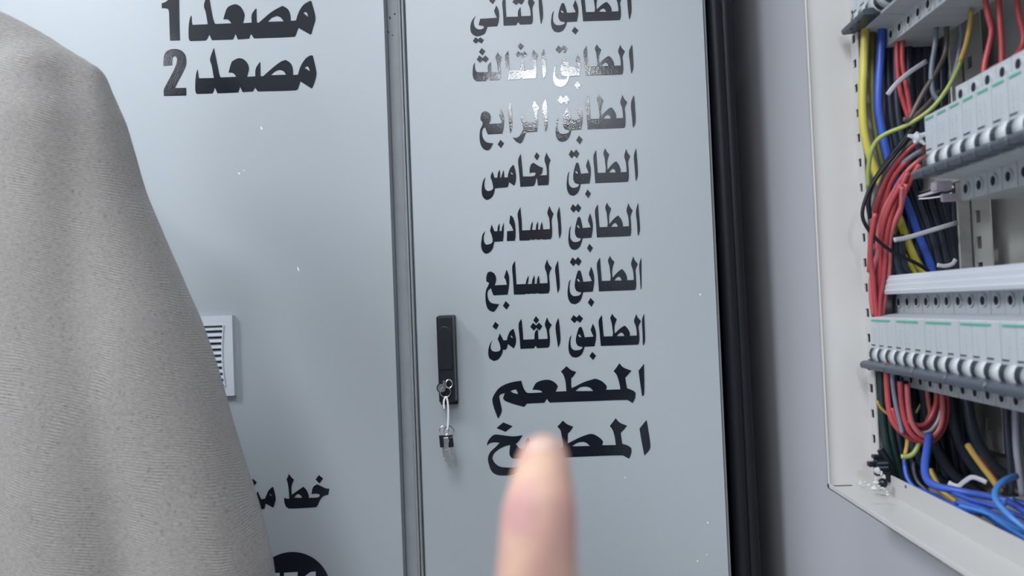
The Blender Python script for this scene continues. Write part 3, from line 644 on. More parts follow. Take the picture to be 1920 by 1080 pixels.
def place_breaker(poles, bar, Xs, y, z, label, group):
    key_ = (poles, bar)
    if key_ not in fin:
        R = breaker_meshes(poles, bar)
        for k, mm in (('body', ['brk']), ('hump', ['brk']), ('slot', ['brk_dark']), ('toggle', ['toggle']), ('stripe', ['green']), ('print', ['mark']), ('terminal', ['brk', 'hole']), ('terminal_low', ['brk', 'hole'])):
            for q in mm: R[k].materials.append(M[q])
        R['hump'].shade_smooth(); fin[key_] = R
    R = fin[key_]
    t = empty('circuit_breaker', (Xs, y, z), label, 'breaker', group)
    def ch(nm, me, loc=(0, 0, 0), par=None, lab=None):
        o = bpy.data.objects.new(nm, me); COL.objects.link(o); o.parent = par or t; o.location = loc
        if lab: o['label'] = lab
        return o
    b = ch('body', R['body']); ch('front_hump', R['hump']); ch('toggle_slot', R['slot']); ch('toggle', R['toggle'], lab='grey toggle bar')
    ch('stripe', R['stripe'], lab='green stripe'); ch('print', R['print'])
    for p in range(poles): ch('terminal', R['terminal'], (0, -p*PW, 0)); ch('terminal', R['terminal_low'], (0, -p*PW, 0))
    return t
words = ['leftmost', 'second from left', 'third from left', 'fourth from left', 'fifth from left', 'sixth from left', 'seventh from left', 'eighth from left', 'ninth from left', 'tenth from left', 'eleventh from left']
# middle row
def ydep(d): return EYE.y+d
Zm = EYE.z-.0415
y = on_x(1634, 640, .293).y
for k in range(6):
    place_breaker(3, 'down', .3165, y, Zm, 'three pole white breaker, %s in the middle row under the white strip' % words[k], 'breakers in the middle row'); y -= 3*PW+.0003
din(Zm, .3165)
# upper row of single poles
XU = .303; Zu = EYE.z+.1090; y = on_x(1735, 260, XU-.0235).y
for k in range(10):
    place_breaker(1, 'down', XU, y, Zu, 'single pole white breaker, %s in the upper row' % words[k], 'breakers in the upper row'); y -= PW+.0002
din(Zu, XU)
# top row
Zt = EYE.z+.2700; y = on_x(1602, 84, .293).y
for k in range(4):
    place_breaker(3, 'down' if k == 0 else 'up', .3165, y, Zt, ['three pole white breaker, leftmost in the top row, its toggles down', 'white breaker, second from left in the top row, beside the lowered toggles', 'white breaker, third from left in the top row', 'white breaker, fourth from left in the top row by the frame top'][k], 'breakers in the top row'); y -= 3*PW+.0003
din(Zt, .3165)

# white busbar cover on the middle row
mb = MB(); z0 = on_x(1643, 553, .302).z; yA = on_x(1643, 553, .302).y; yB = YN+.03
prof = [(.302, z0), (.301, z0+.0035), (.302, z0+.0040), (.302, z0+.0085), (.303, z0+.0090), (.303, z0+.0130), (.304, z0+.0135), (.305, z0+.0170), (.318, z0+.0175), (.318, z0)]
mb.prism([(x, yA, z) for x, z in prof], (0, 0, 0), (0, yB-yA, 0))
tag(mb.build('busbar_cover', M['cover'], bevel=.0004), 'long white ribbed plastic strip clipped along the top of the middle breakers', 'cover')
# clear end piece below the upper row
mb = MB(); a = on_x(1744, 343, .288); b = on_x(1786, 352, .300)
mb.box((.288, b.y, a.z-.007), (.3, a.y, a.z)); mb.box((.290, b.y-.004, a.z-.010), (.302, a.y-.01, a.z-.016))
tag(mb.build('end_cap', M['clear'], bevel=.0006), 'pale clear plastic end piece left of the upper row terminals', 'cover')

# ------------------------------------------------------------------ wiring
def cable(name, label, m, wpx, pts, group=None, flat=1.0, sides=8, cat='cable'):
    W = [at(*p) for p in pts]
    rr = [wpx/2.0*p[2]/F for p in pts]
    C = catmull(W, 5); n = len(C)
    rads = [rr[0] + (rr[-1]-rr[0])*i/(n-1) for i in range(n)]
    mb = MB(); mb.tube(C, rads, sides, flat=flat)
    return tag(mb.build(name, M[m], smooth=True), label, cat, group)
def D(pts, d0, d1=None):
    n = len(pts); d1 = d0 if d1 is None else d1
    return [(p[0], p[1], d0+(d1-d0)*i/(n-1)) if len(p) == 2 else p for i, p in enumerate(pts)]
TR = 'thick trunk cables at the left of the box'
cable('cable', 'thick yellow cable running down the left end of the box', 'yellow', 15, D([(1626,-40),(1623,40),(1620,110),(1617,190),(1621,250),(1634,300),(1650,340),(1672,380),(1688,415),(1702,455),(1718,490),(1735,520),(1750,560)], .748, .752), TR)
cable('cable', 'dull olive yellow cable just right of the thick yellow one', 'olive', 11, D([(1640,-20),(1636,80),(1635,150),(1638,215),(1646,270),(1658,320),(1670,380),(1680,440)], .755), TR)
cable('cable', 'second yellow cable crossing behind the lower red wires', 'yellow', 12, D([(1665,420),(1680,455),(1694,480),(1710,505),(1722,530),(1735,560)], .752), TR)
cable('cable', 'thick bright blue cable beside the yellow one', 'blue', 15, D([(1655,20),(1652,100),(1648,150),(1647,200),(1653,240),(1661,280),(1672,320),(1690,360),(1706,395),(1718,430),(1732,465),(1746,500),(1756,540)], .746, .750), TR)
DK = 'dark cables filling the left end of the box'
k = 0
for off, dd, w in ((0, .754, 15), (15, .750, 13), (29, .755, 14), (44, .752, 14), (60, .756, 15), (76, .756, 15)):
    s = 1-off*.004
    cable('cable', 'one of the near black cables behind the coloured trunk cables', 'navy', w, D([(1664+off*.9,60),(1666+off*.9,150),(1672+off*.9,230),(1690+off*.85,310),(1712+off*.75,380),(1736+off*.62,440),(1754+off*.5,500),(1762+off*.5,560)], dd), DK)
for off, dd in ((0, .757), (14, .757), (28, .757), (42, .757), (56, .757), (70, .757), (84, .757), (98, .757), (112, .757)):
    cable('cable', 'one of the near black cables behind the coloured trunk cables', 'navy', 17, D([(1668+off,90),(1670+off,250),(1676+off,400),(1682+off,560),(1686+off,720),(1688+off,880)], dd), DK)
RU = 'red wires hanging at the left of the upper row'
cable('wire', 'red wire behind the upper white tie, left of its pair', 'red', 9, D([(1682,60),(1682,115),(1686,160),(1695,195),(1704,222)], .735), RU)
cable('wire', 'red wire behind the upper white tie, right of its pair', 'red', 9, D([(1692,60),(1692,115),(1698,155),(1704,190),(1708,218)], .732), RU)
cable('wire', 'pale grey wire dropping from the top row to the brown wires', 'grey', 9, D([(1755,50),(1753,85),(1748,115),(1746,145),(1749,172),(1760,190)], .70), None)
cable('wire', 'brown wire curving down left from the top row', 'brown', 9, D([(1774,40),(1775,75),(1770,105),(1752,140),(1733,170),(1718,198),(1705,222),(1694,224)], .70), None)
cable('wire', 'short brown wire lying under the curved brown one', 'brown', 9, D([(1762,170),(1745,190),(1730,205),(1716,218),(1700,230)], .715), None)
cable('wire', 'dark grey wire right of the brown one under the top row', 'grey', 8, D([(1797,30),(1802,60),(1800,85),(1795,115),(1785,150)], .70), None)
cable('wire', 'thin yellow and green wire arching across to the left edge', 'lime', 8, D([(1821,20),(1818,55),(1810,90),(1795,130),(1775,168),(1750,200),(1722,222),(1695,237),(1663,250),(1643,265),(1632,290),(1628,320),(1628,350)], .66, .735), None)
cable('wire', 'amber end of the arching wire at the top row terminals', 'amber', 9, D([(1821,18),(1818,50),(1811,84),(1800,116)], .655, .668), None)
RR = 'red wires between the top and upper rows'
cable('wire', 'left red wire dropping from the top row to the upper row', 'red', 10, D([(1846,-10),(1853,30),(1859,58),(1853,90),(1846,120),(1843,160)], .625), RR)
cable('wire', 'middle red wire dropping straight to the upper row', 'red', 10, D([(1872,-10),(1875,40),(1878,85),(1878,130)], .62), RR)
cable('wire', 'right red wire looping back towards the left red one', 'red', 10, D([(1905,-10),(1911,30),(1919,65),(1914,92),(1892,115),(1868,130),(1848,150)], .612), RR)
cable('wire', 'short red wire crossing low between the other two', 'pink', 8, D([(1845,138),(1862,126),(1880,118)], .628), RR)
RB = 'bundle of wires swept down left below the white knot'
A = [('red','red wire on the upper edge of the swept bundle',9,[(1728,262),(1705,280),(1682,305),(1663,335),(1648,370),(1638,410),(1632,460),(1630,510)]),
 ('brown','dark brown wire between the upper red wires of the swept bundle',8,[(1722,258),(1700,275),(1676,302),(1658,330),(1645,362),(1637,395)]),
 ('red','second bright red wire of the swept bundle',10,[(1738,276),(1712,292),(1688,315),(1670,342),(1660,372),(1646,400),(1637,440)]),
 ('grey','grey wire lying between the red wires of the swept bundle',9,[(1730,280),(1705,296),(1688,310),(1676,330),(1664,350),(1656,375)]),
 ('pink','pink red wire below the grey one in the swept bundle',9,[(1736,290),(1712,310),(1692,332),(1674,362),(1658,392),(1648,425),(1644,470)]),
 ('brown','brown wire crossing the middle of the swept bundle',9,[(1722,318),(1702,335),(1684,355),(1670,380),(1655,405),(1644,430),(1638,455)]),
 ('red','red wire under the brown one ending in the vertical hank',10,[(1724,308),(1708,335),(1697,360),(1682,385),(1665,415),(1652,450),(1644,490),(1640,540),(1642,590)]),
 ('pink','outer pink wire bulging right before the hank',9,[(1690,350),(1690,378),(1687,400),(1675,425),(1658,450),(1645,480),(1634,520),(1634,560),(1638,590)]),
 ('red','long red wire on the left of the vertical hank',9,[(1641,400),(1634,440),(1632,480),(1636,520),(1640,560),(1645,600)]),
 ('red','red wire down the middle of the vertical hank',9,[(1702,322),(1684,365),(1669,410),(1662,450),(1660,480),(1656,520),(1650,560),(1648,600)]),
 ('pink','pink wire on the right of the vertical hank',9,[(1698,345),(1690,385),(1676,420),(1668,455),(1668,490),(1664,530),(1657,570),(1652,600)]),
 ('red','dark red wire deep behind the vertical hank',10,[(1690,345),(1668,385),(1654,430),(1650,480),(1650,540),(1646,600)])]
for i, (c, lab, w, P) in enumerate(A):
    cable('wire', lab, c, w, D(P, .718-.001*(i % 4), .755-.0012*(i % 5)), RB)
cable('wire', 'thin black wire bulging over the strip and crossing the yellow cables', 'blkcab', 7, D([(1722,232),(1700,262),(1678,290),(1655,318),(1636,345),(1624,370),(1617,398),(1622,420),(1640,445),(1663,465),(1688,480),(1715,492),(1740,508),(1755,530)], .722, .728), None)
cable('wire', 'black wire beside the thin black one at the strip', 'blkcab', 9, D([(1712,240),(1690,268),(1668,296),(1648,325),(1634,350),(1628,380),(1632,410)], .732, .738), None)
for i, (x0, x1, dd) in enumerate(((1680, 1700, .742), (1692, 1716, .744))):
    cable('cable', ['black cable curving down between the hank and yellow cables', 'second black cable right of the hank behind the crossing wire'][i], 'navy', 16, D([(x0-6,440),(x0-2,480),(x0+8,510),(x1+14,540)], dd), DK)
# lower part
LP = 'looped red wires hanging below the middle row'
for c, lab, w, P, dd in [
 ('red','leftmost long red loop below the middle row',10,[(1662,680),(1663,720),(1666,760),(1674,790),(1690,810),(1712,824),(1735,829)],.715),
 ('red','outer red loop that comes up on the right',10,[(1688,715),(1690,750),(1696,785),(1708,812),(1728,826),(1748,826),(1765,810),(1774,785),(1776,755),(1770,725)],.708),
 ('pink','second red loop inside the outer one',10,[(1701,720),(1703,755),(1709,790),(1724,812),(1745,820),(1760,806),(1767,780),(1766,735)],.704),
 ('red','small inner red loop with tight bend',9,[(1756,728),(1755,755),(1747,780),(1733,796),(1716,796),(1702,788)],.706),
 ('pink','short red wire left of the small inner loop',8,[(1738,728),(1741,755),(1744,775),(1738,790)],.712),
 ('red','red wire passing behind the lower loops',8,[(1672,765),(1682,790),(1698,806),(1718,808),(1742,806),(1752,797)],.714),
 ('pink','pinkish wire filling the bottom of the loops',8,[(1698,770),(1704,790),(1712,800),(1728,806),(1745,800),(1756,785),(1761,755),(1761,728)],.710)]:
    cable('wire', lab, c, w, D(P, dd), LP)
cable('wire', 'pale grey wire inside the right side of the red loops', 'pale', 7, D([(1768,735),(1765,765),(1758,790),(1744,808),(1728,812),(1720,806)], .705), None)
cable('wire', 'blue grey wire right of the leftmost red loop', 'grey', 8, D([(1672,680),(1674,720),(1680,760),(1687,790),(1692,812)], .712), None)
cable('wire', 'thin tan wire slanting out at the box edge', 'amber', 5, D([(1644,752),(1652,765),(1662,774),(1672,782)], .735), None)
cable('wire', 'tan green wire hidden behind the red loops', 'olive', 6, D([(1735,730),(1728,755),(1718,775)], .735), None)
for i, (x, c) in enumerate(((1652, 'dkgreen'), (1664, 'dkgreen'), (1677, 'navy'), (1690, 'dkgreen'))):
    cable('cable', 'one of the dark green cables behind the red loops at the left', c, 15, D([(x,690),(x+2,760),(x+8,820),(x+22,880),(x+36,920)], .752), 'dark cables below the middle row')
cable('wire', 'yellow green wire loop under the red loops', 'lime', 9, D([(1728,812),(1722,835),(1713,850),(1702,856),(1690,856)], .715), None)
cable('wire', 'short tan wire above the yellow green loop', 'amber', 7, D([(1702,822),(1700,838),(1697,852)], .717), None)
cable('cable', 'bright blue cable bending right along the bottom of the box', 'blue', 14, D([(1742,815),(1738,845),(1734,875),(1738,898),(1755,911),(1785,918),(1820,925),(1850,930),(1885,938),(1935,948)], .70, .60), None)
BL = 'small blue wires at the bottom of the box'
for i, (c, w, P, dd, de, lab) in enumerate([
 ('blue',8,[(1696,855),(1697,880),(1703,900),(1716,915),(1740,930)],.725,.70,'small blue wire nearest the bottom left corner of the box'),
 ('navy',8,[(1712,858),(1714,885),(1722,905),(1740,922)],.722,.70,'dark blue wire beside the bright blue cable'),
 ('blue',9,[(1700,912),(1735,922),(1770,938),(1800,952),(1840,965)],.70,.62,'blue wire lying along the bottom lip'),
 ('sky',12,[(1905,893),(1885,900),(1868,918),(1868,938),(1884,958),(1905,978),(1940,1005)],.60,.55,'light blue wire curving like a hook at the right'),
 ('blue',12,[(1795,942),(1825,950),(1858,968),(1895,990),(1940,1015)],.625,.56,'blue wire bundle strand nearest the bottom lip'),
 ('sky',10,[(1810,945),(1850,950),(1880,945),(1900,935)],.63,.60,'light blue strand rising right over the bundle'),
 ('blue',12,[(1830,950),(1865,965),(1900,980),(1945,998)],.615,.555,'upper blue strand of the bottom bundle'),
 ('sky',9,[(1838,955),(1870,975),(1905,998),(1940,1018)],.60,.548,'thin light blue strand on the bottom bundle'),
 ('blue',12,[(1890,940),(1915,955),(1945,975)],.60,.57,'blue strand behind the hooked light blue wire'),
 ('blue',9,[(1760,912),(1790,925),(1822,938),(1860,948),(1905,965),(1945,985)],.66,.57,'blue strand just below the bright blue cable'),
 ('blue',11,[(1845,962),(1878,985),(1912,1005),(1945,1022)],.60,.55,'lowest blue strand tucked behind the box lip'),
 ('sky',7,[(1800,948),(1835,958),(1872,972),(1905,990),(1945,1008)],.612,.552,'thin pale blue strand in the middle of the bottom bundle'),
 ('navy',10,[(1870,985),(1900,1002),(1940,1028)],.60,.56,'dark blue strand under the bottom bundle')]):
    cable('wire', lab, c, w, D(P, dd, de), BL)
cable('cable', 'dull yellow cable slanting down right at the bottom', 'amber', 12, D([(1815,835),(1828,855),(1845,878),(1862,900),(1876,922)], .66, .62), None)
cable('wire', 'short yellow wire under the bright blue cable', 'amber', 10, D([(1744,880),(1754,900),(1766,920),(1785,935),(1800,945)], .715, .69), None)
cable('cable', 'thick pale grey cable hanging at the right below the breakers', 'pale', 13, D([(1903,740),(1904,790),(1906,840),(1912,885),(1918,930)], .62), None)
cable('cable', 'dark cable left of the pale grey hanging one', 'navy', 10, D([(1886,740),(1888,800),(1893,860),(1898,930)], .622), 'dark cables below the middle row')
cable('cable', 'dark cable at the right picture edge beside the pale grey one', 'navy', 10, D([(1918,750),(1920,810),(1926,870),(1930,930)], .615), 'dark cables below the middle row')
cable('wire', 'thin red wire beside the dull yellow cable', 'red', 5, D([(1838,855),(1852,875),(1870,898),(1885,915)], .655, .63), None)
for i, (x, w) in enumerate(((1782, 16), (1797, 18), (1812, 16), (1770, 14), (1762, 20), (1775, 20))):
    cable('cable', 'one of the near black cables hanging between the loops and rear post', 'navy', w, D([(x,720),(x+2,790),(x+6,860),(x+16,940)], .735 if i < 3 else .742), 'dark cables below the middle row')
for i, (x, y0) in enumerate(((1745, 905), (1785, 905), (1830, 900), (1860, 890))):
    cable('cable', 'one of the black cables lying low at the back of the box', 'navy', 20, D([(x-55,y0-190),(x-35,y0-80),(x,y0-20),(x+40,y0+10),(x+80,y0+40)], .738-.010*i), 'dark cables below the middle row')

# ties
def tie(label, pts, w, d0, d1=None):
    W = [at(*p) for p in D(pts, d0, d1)]; mb = MB(); C = catmull(W, 5)
    mb.tube(C, w/2*d0/F, 8, flat=.22, up=(0.1, -1, 0))
    return tag(mb.build('cable_tie', M['tie'], smooth=True), label, 'cable tie', 'white nylon cable ties')
tie('pale nylon tie slanting over the upper red pair', [(1664,178),(1680,158),(1705,136),(1738,114)], 9, .725, .72)
tie('pale nylon tie crossing the yellow and blue cables', [(1676,450),(1700,446),(1740,434),(1796,417)], 9, .725, .735)
tie('curved pale tie under the dark cables above the white strip', [(1757,497),(1772,499),(1786,495),(1792,486)], 8, .735)
tie('pale tie loop lying on the bright blue cable', [(1778,905),(1795,912),(1808,903),(1822,895),(1838,899),(1850,905)], 9, .66, .64)
tie('pale doubled tie strands below the upper row', [(1722,369),(1745,362),(1765,356),(1788,350)], 5, .70, .66)
tie('thin pale tie strand beneath the doubled one', [(1722,373),(1745,371),(1765,368),(1784,362)], 3, .70, .66)
mb = MB(); c = at(1720, 258, .705)
for a in range(5):
    t = a*1.26+.4; q = (.0095, .005, .0085, .006, .0088)[a]; mb.tube([c, c+Vector((math.cos(t)*q, -.001, math.sin(t)*q))], [.0034, .0014], 6, flat=.6)
mb.sphere(c, .0042, 8, 6, (1.2, .7, 1)); 
tag(mb.build('cable_tie', M['cover']), 'white knotted tie gathering the swept wire bundle', 'cable tie', 'white nylon cable ties')

# black clip and crumbs of plaster at the corner of the box
cl = empty('cable_clip', tuple(at(1650, 880, .738)), 'black plastic clip wedged at the lower left corner of the box', 'clip')
mb = MB()
def wb(u, v, d, sx, sy, sz, m=mb): 
    c = at(u, v, d); m.box((c.x-sx, c.y-sy, c.z-sz), (c.x+sx, c.y+sy, c.z+sz))
wb(1653, 872, .733, .006, .004, .005); wb(1638, 870, .735, .005, .003, .0022); wb(1644, 856, .738, .004, .003, .0018); wb(1655, 885, .733, .007, .003, .003)
wb(1664, 893, .732, .003, .003, .005); mb.tube([at(1650, 842, .737), at(1668, 870, .735), at(1680, 905, .735)], .0035, 6)
c = at(1655, 906, .72); mb.sphere(c, .0045, 8, 6)
mb.build('clip_body', M['blk'], cl, bevel=.0006)
mb = MB(); wb(1655, 868, .7285, .0045, .001, .0009, mb); wb(1655, 876, .7285, .0045, .001, .0009, mb); mb.build('clip_teeth', M['toggle'], cl)
mb = MB()
for i in range(20):
    u = random.uniform(1612, 1665); v = 915-abs(random.gauss(0, 1))*7+(u-1640)*.12
    p = on_x(u, v, random.uniform(.262, .292)); p.z = max(min(p.z, ZB+.018), ZB+.003); r = random.uniform(.0007, .0022)
    mb.sphere(p, r, 6, 4, (random.uniform(.7, 1.6), random.uniform(.7, 1.4), random.uniform(.5, 1)))
for i in range(9):
    p = at(random.uniform(1640, 1658), random.uniform(878, 915), .728); mb.sphere(p, random.uniform(.001, .0022), 6, 4, (1, .6, 1.8))
tag(mb.build('plaster_crumbs', M['plaster']), 'white plaster crumbs and torn paint in the lower left box corner', 'rubble', kind='stuff')

# ------------------------------------------------------------------ black cables in the gap beside the cabinet
G = 'thick black cables standing in the gap beside the cabinet'
for i, (x, yy, r, w) in enumerate(((.2465, .040, .011, 0), (.264, .045, .010, .8), (.258, .078, .012, 1.7), (.246, .100, .011, 2.2), (.262, .150, .012, 3.0))):
    P = [(x+.003*math.sin(w+z*2.1), yy+.004*math.cos(w*1.3+z*2.6), z) for z in [k*.13 for k in range(20)]]
    mb = MB(); mb.tube(catmull(P, 2), r, 12)
    tag(mb.build('power_cable', M['blkcab'], smooth=True), ['thick black cable hugging the cabinet side at the front of the dark gap', 'thick black cable nearest the bare wall at the front of the gap', 'thick black cable in the middle of the dark gap behind the front two', 'thick black cable against the cabinet side deeper in the gap', 'thick black cable deepest in the gap beside the cabinet'][i], 'cable', G)
# ------------------------------------------------------------------ people
def remeshed(name, mb, voxel, mats, parent, smooth_it=6, extra=None):
    me = mb.me('tmp'); o = bpy.data.objects.new('tmp', me); COL.objects.link(o)
    r = o.modifiers.new('r', 'REMESH'); r.mode = 'VOXEL'; r.voxel_size = voxel
    s = o.modifiers.new('s', 'SMOOTH'); s.factor = .5; s.iterations = smooth_it
    dg = bpy.context.evaluated_depsgraph_get()
    m2 = bpy.data.meshes.new_from_object(o.evaluated_get(dg)); bpy.data.objects.remove(o)
    m2.name = name
    if extra: extra(m2)
    return link(name, m2, mats, parent, True, True)
def sweep(mb, pts, seg=18, step=.35):
    """chain of overlapping spheres: (Vector, radius)"""
    for (a, ra), (b, rb) in zip(pts[:-1], pts[1:]):
        a = Vector(a); b = Vector(b)
        mb.sphere(a, ra, 20, 12); mb.tube([a, b], [ra*.998, rb*.998], 24)
    mb.sphere(pts[-1][0], pts[-1][1], 20, 12)
def loft(mb, cx_, cy_, secs, n=36):
    vs = []; fs = []
    for z, a_, b_ in secs:
        for k in range(n):
            t = 2*math.pi*k/n; vs.append((cx_+a_*math.cos(t), cy_+b_*math.sin(t), z))
    for i in range(len(secs)-1):
        for k in range(n):
            l = (k+1) % n; fs.append((i*n+l, i*n+k, (i+1)*n+k, (i+1)*n+l))
    fs.append(tuple(range(n))); fs.append(tuple((len(secs)-1)*n+k for k in range(n-1, -1, -1)))
    mb.add(vs, fs)
def px(u, v, d, r): return (at(u, v, d), r*d/F)

# bystander at the left: back view, loose top
man = empty('person', (-.62, -.42, 0), 'person in a loose pale grey woven top, one shoulder and arm in view', 'person')
mb = MB(); d = .66
arm = [px(171,152,d,40), px(172,235,d,68), px(183,385,d,94), px(212,510,d,114), px(250,632,d,127), px(284,750,d,131), px(328,915,d,134), px(375,1080,d,138), px(420,1250,.66,120), px(455,1400,.65,80)]
sweep(mb, arm, step=.22)
sweep(mb, [px(171,152,d,40), px(-34,78,d,70), px(-200,10,.67,95), px(-330,-60,.68,105)], step=.22)
fold = [px(75,165,.655,90), px(80,260,.655,120), px(90,430,.66,150), px(120,650,.66,165), px(160,900,.66,175), px(200,1150,.66,175)]
sweep(mb, [px(-60,260,.66,150), px(-60,500,.66,190), px(-40,800,.66,200), px(-20,1150,.66,200)])
sweep(mb, fold, step=.22)
cx = -.63; cy = EYE.y+.72
loft(mb, cx, cy, [(1.555,.05,.05),(1.53,.09,.07),(1.50,.15,.09),(1.46,.19,.10),(1.38,.205,.115),(1.25,.205,.125),(1.1,.20,.125),(.95,.195,.125),(.8,.205,.13),(.6,.215,.135),(.4,.225,.14),(.22,.235,.145),(.12,.238,.147)])
larm = [((cx*2-p[0].x-.0, p[0].y, p[0].z), p[1]) for p in arm]
sweep(mb, larm, step=.3)
sweep(mb, [larm[0], ((cx-.10, cy, 1.50), .05)], step=.3)
def folds(me):
    from mathutils import noise
    for v, nn in [(v, v.normal.copy()) for v in me.vertices]:
        p = v.co.copy(); q = Vector((p.x*9+p.z*4.5, p.y*9, p.z*3.2-p.x*3))
        v.co = p + nn*(.0045*noise.noise(q) + .0018*noise.noise(q*2.7))
remeshed('garment', mb, .006, M['cloth'], man, 16, folds)
mb = MB()
sweep(mb, [((cx, cy, 1.44), .058), ((cx, cy-.005, 1.56), .054)])
hc = Vector((cx, cy+.01, 1.66))
mb.sphere(hc, 1, 28, 20, (.074, .092, .108)); mb.sphere(hc+Vector((0, .035, -.045)), 1, 24, 16, (.054, .058, .062))
mb.sphere(hc+Vector((0, .098, -.012)), 1, 12, 8, (.012, .017, .022))
for s in (-1, 1): mb.sphere(hc+Vector((s*.077, .004, -.005)), 1, 12, 8, (.010, .020, .031))
remeshed('body', mb, .006, M['skin'], man, 3)
mb = MB(); mb.sphere(hc+Vector((0, -.012, .018)), 1, 28, 20, (.080, .092, .102)); remeshed('hair', mb, .007, M['hair'], man, 2)
# hands of the bystander, below the frame
for chain, s in ((arm, 1), (larm, -1)):
    w = Vector(chain[-1][0]); mb = MB()
    sweep(mb, [(w+Vector((0, 0, .03)), .030), (w+Vector((0, .01, -.04)), .028)])
    mb.sphere(w+Vector((0, .012, -.085)), 1, 16, 12, (.018, .042, .052))
    for k in range(4):
        b0 = w+Vector((0, .044-.021*k, -.125)); ln = (.065, .075, .070, .055)[k]
        sweep(mb, [(b0, .0095), (b0+Vector((-s*.004, 0, -ln*.5)), .0088), (b0+Vector((-s*.014, 0, -ln)), .0078)], 10)
    sweep(mb, [(w+Vector((0, .045, -.065)), .013), (w+Vector((-s*.012, .068, -.10)), .0105), (w+Vector((-s*.018, .072, -.128)), .0095)], 10)
    remeshed('hand', mb, .003, M['skin'], man, 2)
for s in (-1, 1):
    mb = MB(); mb.box((cx+s*.10-.045, cy-.10, 0), (cx+s*.10+.045, cy+.17, .07)); mb.build('shoe', M['blk'], man, bevel=.02, seg=3)

# the pointing hand in front of the lens
def hand_skin():
    m = mat('hand_skin', (0.43, 0.262, 0.205, 1), 0.62, sss=0.12); nt = m.node_tree; N = nt.nodes.new; L = nt.links
    tc = N('ShaderNodeTexCoord'); b = nt.nodes['Principled BSDF']
    c0 = at(972, 962, .170) - Vector(hand.location)
    sb = N('ShaderNodeVectorMath'); sb.operation = 'DISTANCE'; L.new(tc.outputs['Object'], sb.inputs[0]); sb.inputs[1].default_value = c0
    mr = N('ShaderNodeMapRange'); mr.interpolation_type = 'SMOOTHSTEP'; mr.inputs[1].default_value = .0022; mr.inputs[2].default_value = .0068; mr.inputs[3].default_value = .65; mr.inputs[4].default_value = 0
    L.new(sb.outputs['Value'], mr.inputs[0])
    ns = N('ShaderNodeTexNoise'); ns.inputs['Scale'].default_value = 90; L.new(tc.outputs['Object'], ns.inputs['Vector'])
    r = N('ShaderNodeValToRGB'); r.color_ramp.elements[0].color = (0.46, 0.30, 0.215, 1); r.color_ramp.elements[1].color = (0.42, 0.235, 0.20, 1)
    r.color_ramp.elements[0].position = .38; r.color_ramp.elements[1].position = .62; L.new(ns.outputs['Fac'], r.inputs[0])
    mx = N('ShaderNodeMix'); mx.data_type = 'RGBA'; L.new(mr.outputs[0], mx.inputs[0]); L.new(r.outputs[0], mx.inputs[6]); mx.inputs[7].default_value = (0.34, 0.165, 0.175, 1)
    L.new(mx.outputs[2], b.inputs['Base Color'])
    return m
hand = empty('person', tuple(at(1005, 1500, .18)), 'bare hand with raised index finger pointing at the lowest word', 'person')
mb = MB(); d = .176
fing = [px(1019,862,d+.012,49), px(1016,905,d+.006,59), px(1011,955,d+.002,70), px(1008,1010,d,73), px(1006,1080,d-.001,77), px(1004,1170,d-.001,80), px(1000,1260,d-.001,84), px(996,1400,d+.001,84), px(990,1540,d+.006,88)]
sweep(mb, fing, 24, .12)
base = at(990, 1540, d+.006)
ux = Vector((1, 0, 0)); uz = Vector((0, 0, 1)); uy = Vector((0, 1, 0))
# palm: runs down from the knuckles; right hand, back of hand to the camera
for k in range(4):
    kn = base + ux*(.021*k) - uz*(.002*k*k) + uy*(.000)
    wr = base + ux*(.012+.012*k) - uz*.085
    sweep(mb, [(kn, .0115), (kn+(wr-kn)*.5+uy*.002, .0145), (wr, .0165)], 18, .3)
    if k > 0:
        r = (.0098, .0096, .0086)[k-1]; l = (.042, .039, .031)[k-1]
        p1 = kn + uy*.030 + uz*.014; p2 = p1 + uy*.004 - uz*.026; p3 = p2 - uy*.020 - uz*.006
        p1 = kn + uy*(l*.8) + uz*.012; p2 = p1 + uy*.002 - uz*(l*.62); p3 = p2 - uy*.018 - uz*.004
        sweep(mb, [(kn, r*1.1), (p1, r), (p2, r*.93), (p3, r*.85)], 16, .25)
wr = base + ux*.030 - uz*.095
sweep(mb, [(base+ux*.004-uz*.075, .018), (base+ux*-.016+uy*.014-uz*.050, .0135), (base+ux*-.012+uy*.034-uz*.024, .0112), (base+ux*.012+uy*.044-uz*.012, .0098)], 16, .25)
sweep(mb, [(wr+ux*-.010, .022), (wr+ux*.010, .022)], 18, .3)
sweep(mb, [(wr, .025), (wr-uz*.06-uy*.03, .027), (wr-uz*.14-uy*.07, .033)], 20, .25)
remeshed('hand', mb, .0016, hand_skin(), hand, 4)
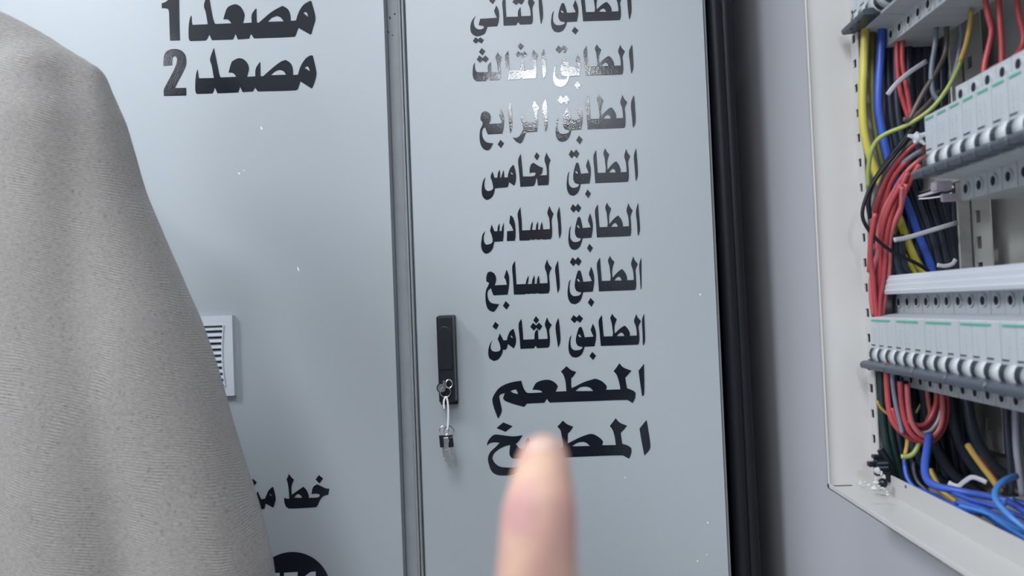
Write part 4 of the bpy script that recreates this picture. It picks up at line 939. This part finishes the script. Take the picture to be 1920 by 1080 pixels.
# nail on the camera side of the fingertip
mb = MB(); n = 9; m_ = 8; vs = []; fs = []
for i in range(m_+1):
    t = i/m_; v = 828+t*46; w = (.62+.38*math.sin(math.pi*min(t*1.3, .8)))*29
    for j in range(n+1):
        s = j/n*2-1; u = 1018-1.5*t+s*w
        hpx = math.sqrt(49.0**2-(862-v)**2) if v < 862 else 49+(v-862)/43*10
        vs.append(at(u, v, d+.012-math.sqrt(max(1, hpx**2-(s*w)**2))*(d+.012)/F-.0001))
for i in range(m_):
    for j in range(n):
        a = i*(n+1)+j; fs.append((a, a+1, a+n+2, a+n+1))
mb.add(vs, fs); nm = mb.me('fingernail')
no = link('fingernail', nm, M['nail'], hand, True, True)
so = no.modifiers.new('s', 'SOLIDIFY'); so.thickness = .0006; so.offset = 0

# the photographer behind the phone, in dark clothes
mb = MB(); bx_, by_ = .02, EYE.y-.46
loft(mb, bx_, by_, [(1.385,.05,.05),(1.355,.08,.065),(1.33,.14,.08),(1.29,.18,.095),(1.2,.195,.11),(1.05,.185,.115),(.9,.17,.11),(.76,.18,.12),(.6,.185,.125),(.4,.185,.125),(.2,.185,.12),(.08,.185,.12)])
for s in (-1, 1): mb.box((bx_+s*.09-.045, by_-.10, 0.0), (bx_+s*.09+.045, by_+.16, .085))
sh = Vector((bx_-.185, by_, 1.27))
sweep(mb, [(sh, .058), (Vector((-.215, by_+.06, 1.02)), .052), (Vector(wr)-uz*.16-uy*.085, .040)])
sh2 = Vector((bx_+.185, by_, 1.27))
sweep(mb, [(sh2, .058), (Vector((.235, by_+.05, 1.04)), .052), (Vector((.10, EYE.y-.16, 1.17)), .036)])
remeshed('clothes', mb, .009, M['darkcloth'], hand, 6)
mb = MB(); sweep(mb, [((bx_, by_, 1.30), .056), ((bx_, by_+.01, 1.42), .052)])
hc = Vector((bx_, by_, 1.52))
mb.sphere(hc, 1, 28, 20, (.074, .092, .108)); mb.sphere(hc+Vector((0, .035, -.045)), 1, 24, 16, (.054, .058, .062))
mb.sphere(hc+Vector((0, .098, -.012)), 1, 12, 8, (.012, .017, .022))
for s in (-1, 1): mb.sphere(hc+Vector((s*.077, .004, -.005)), 1, 12, 8, (.010, .020, .031))
remeshed('body', mb, .006, M['skin'], hand, 3)
mb = MB(); mb.sphere(hc+Vector((0, -.012, .018)), 1, 28, 20, (.080, .092, .102)); remeshed('hair', mb, .007, M['hair'], hand, 2)
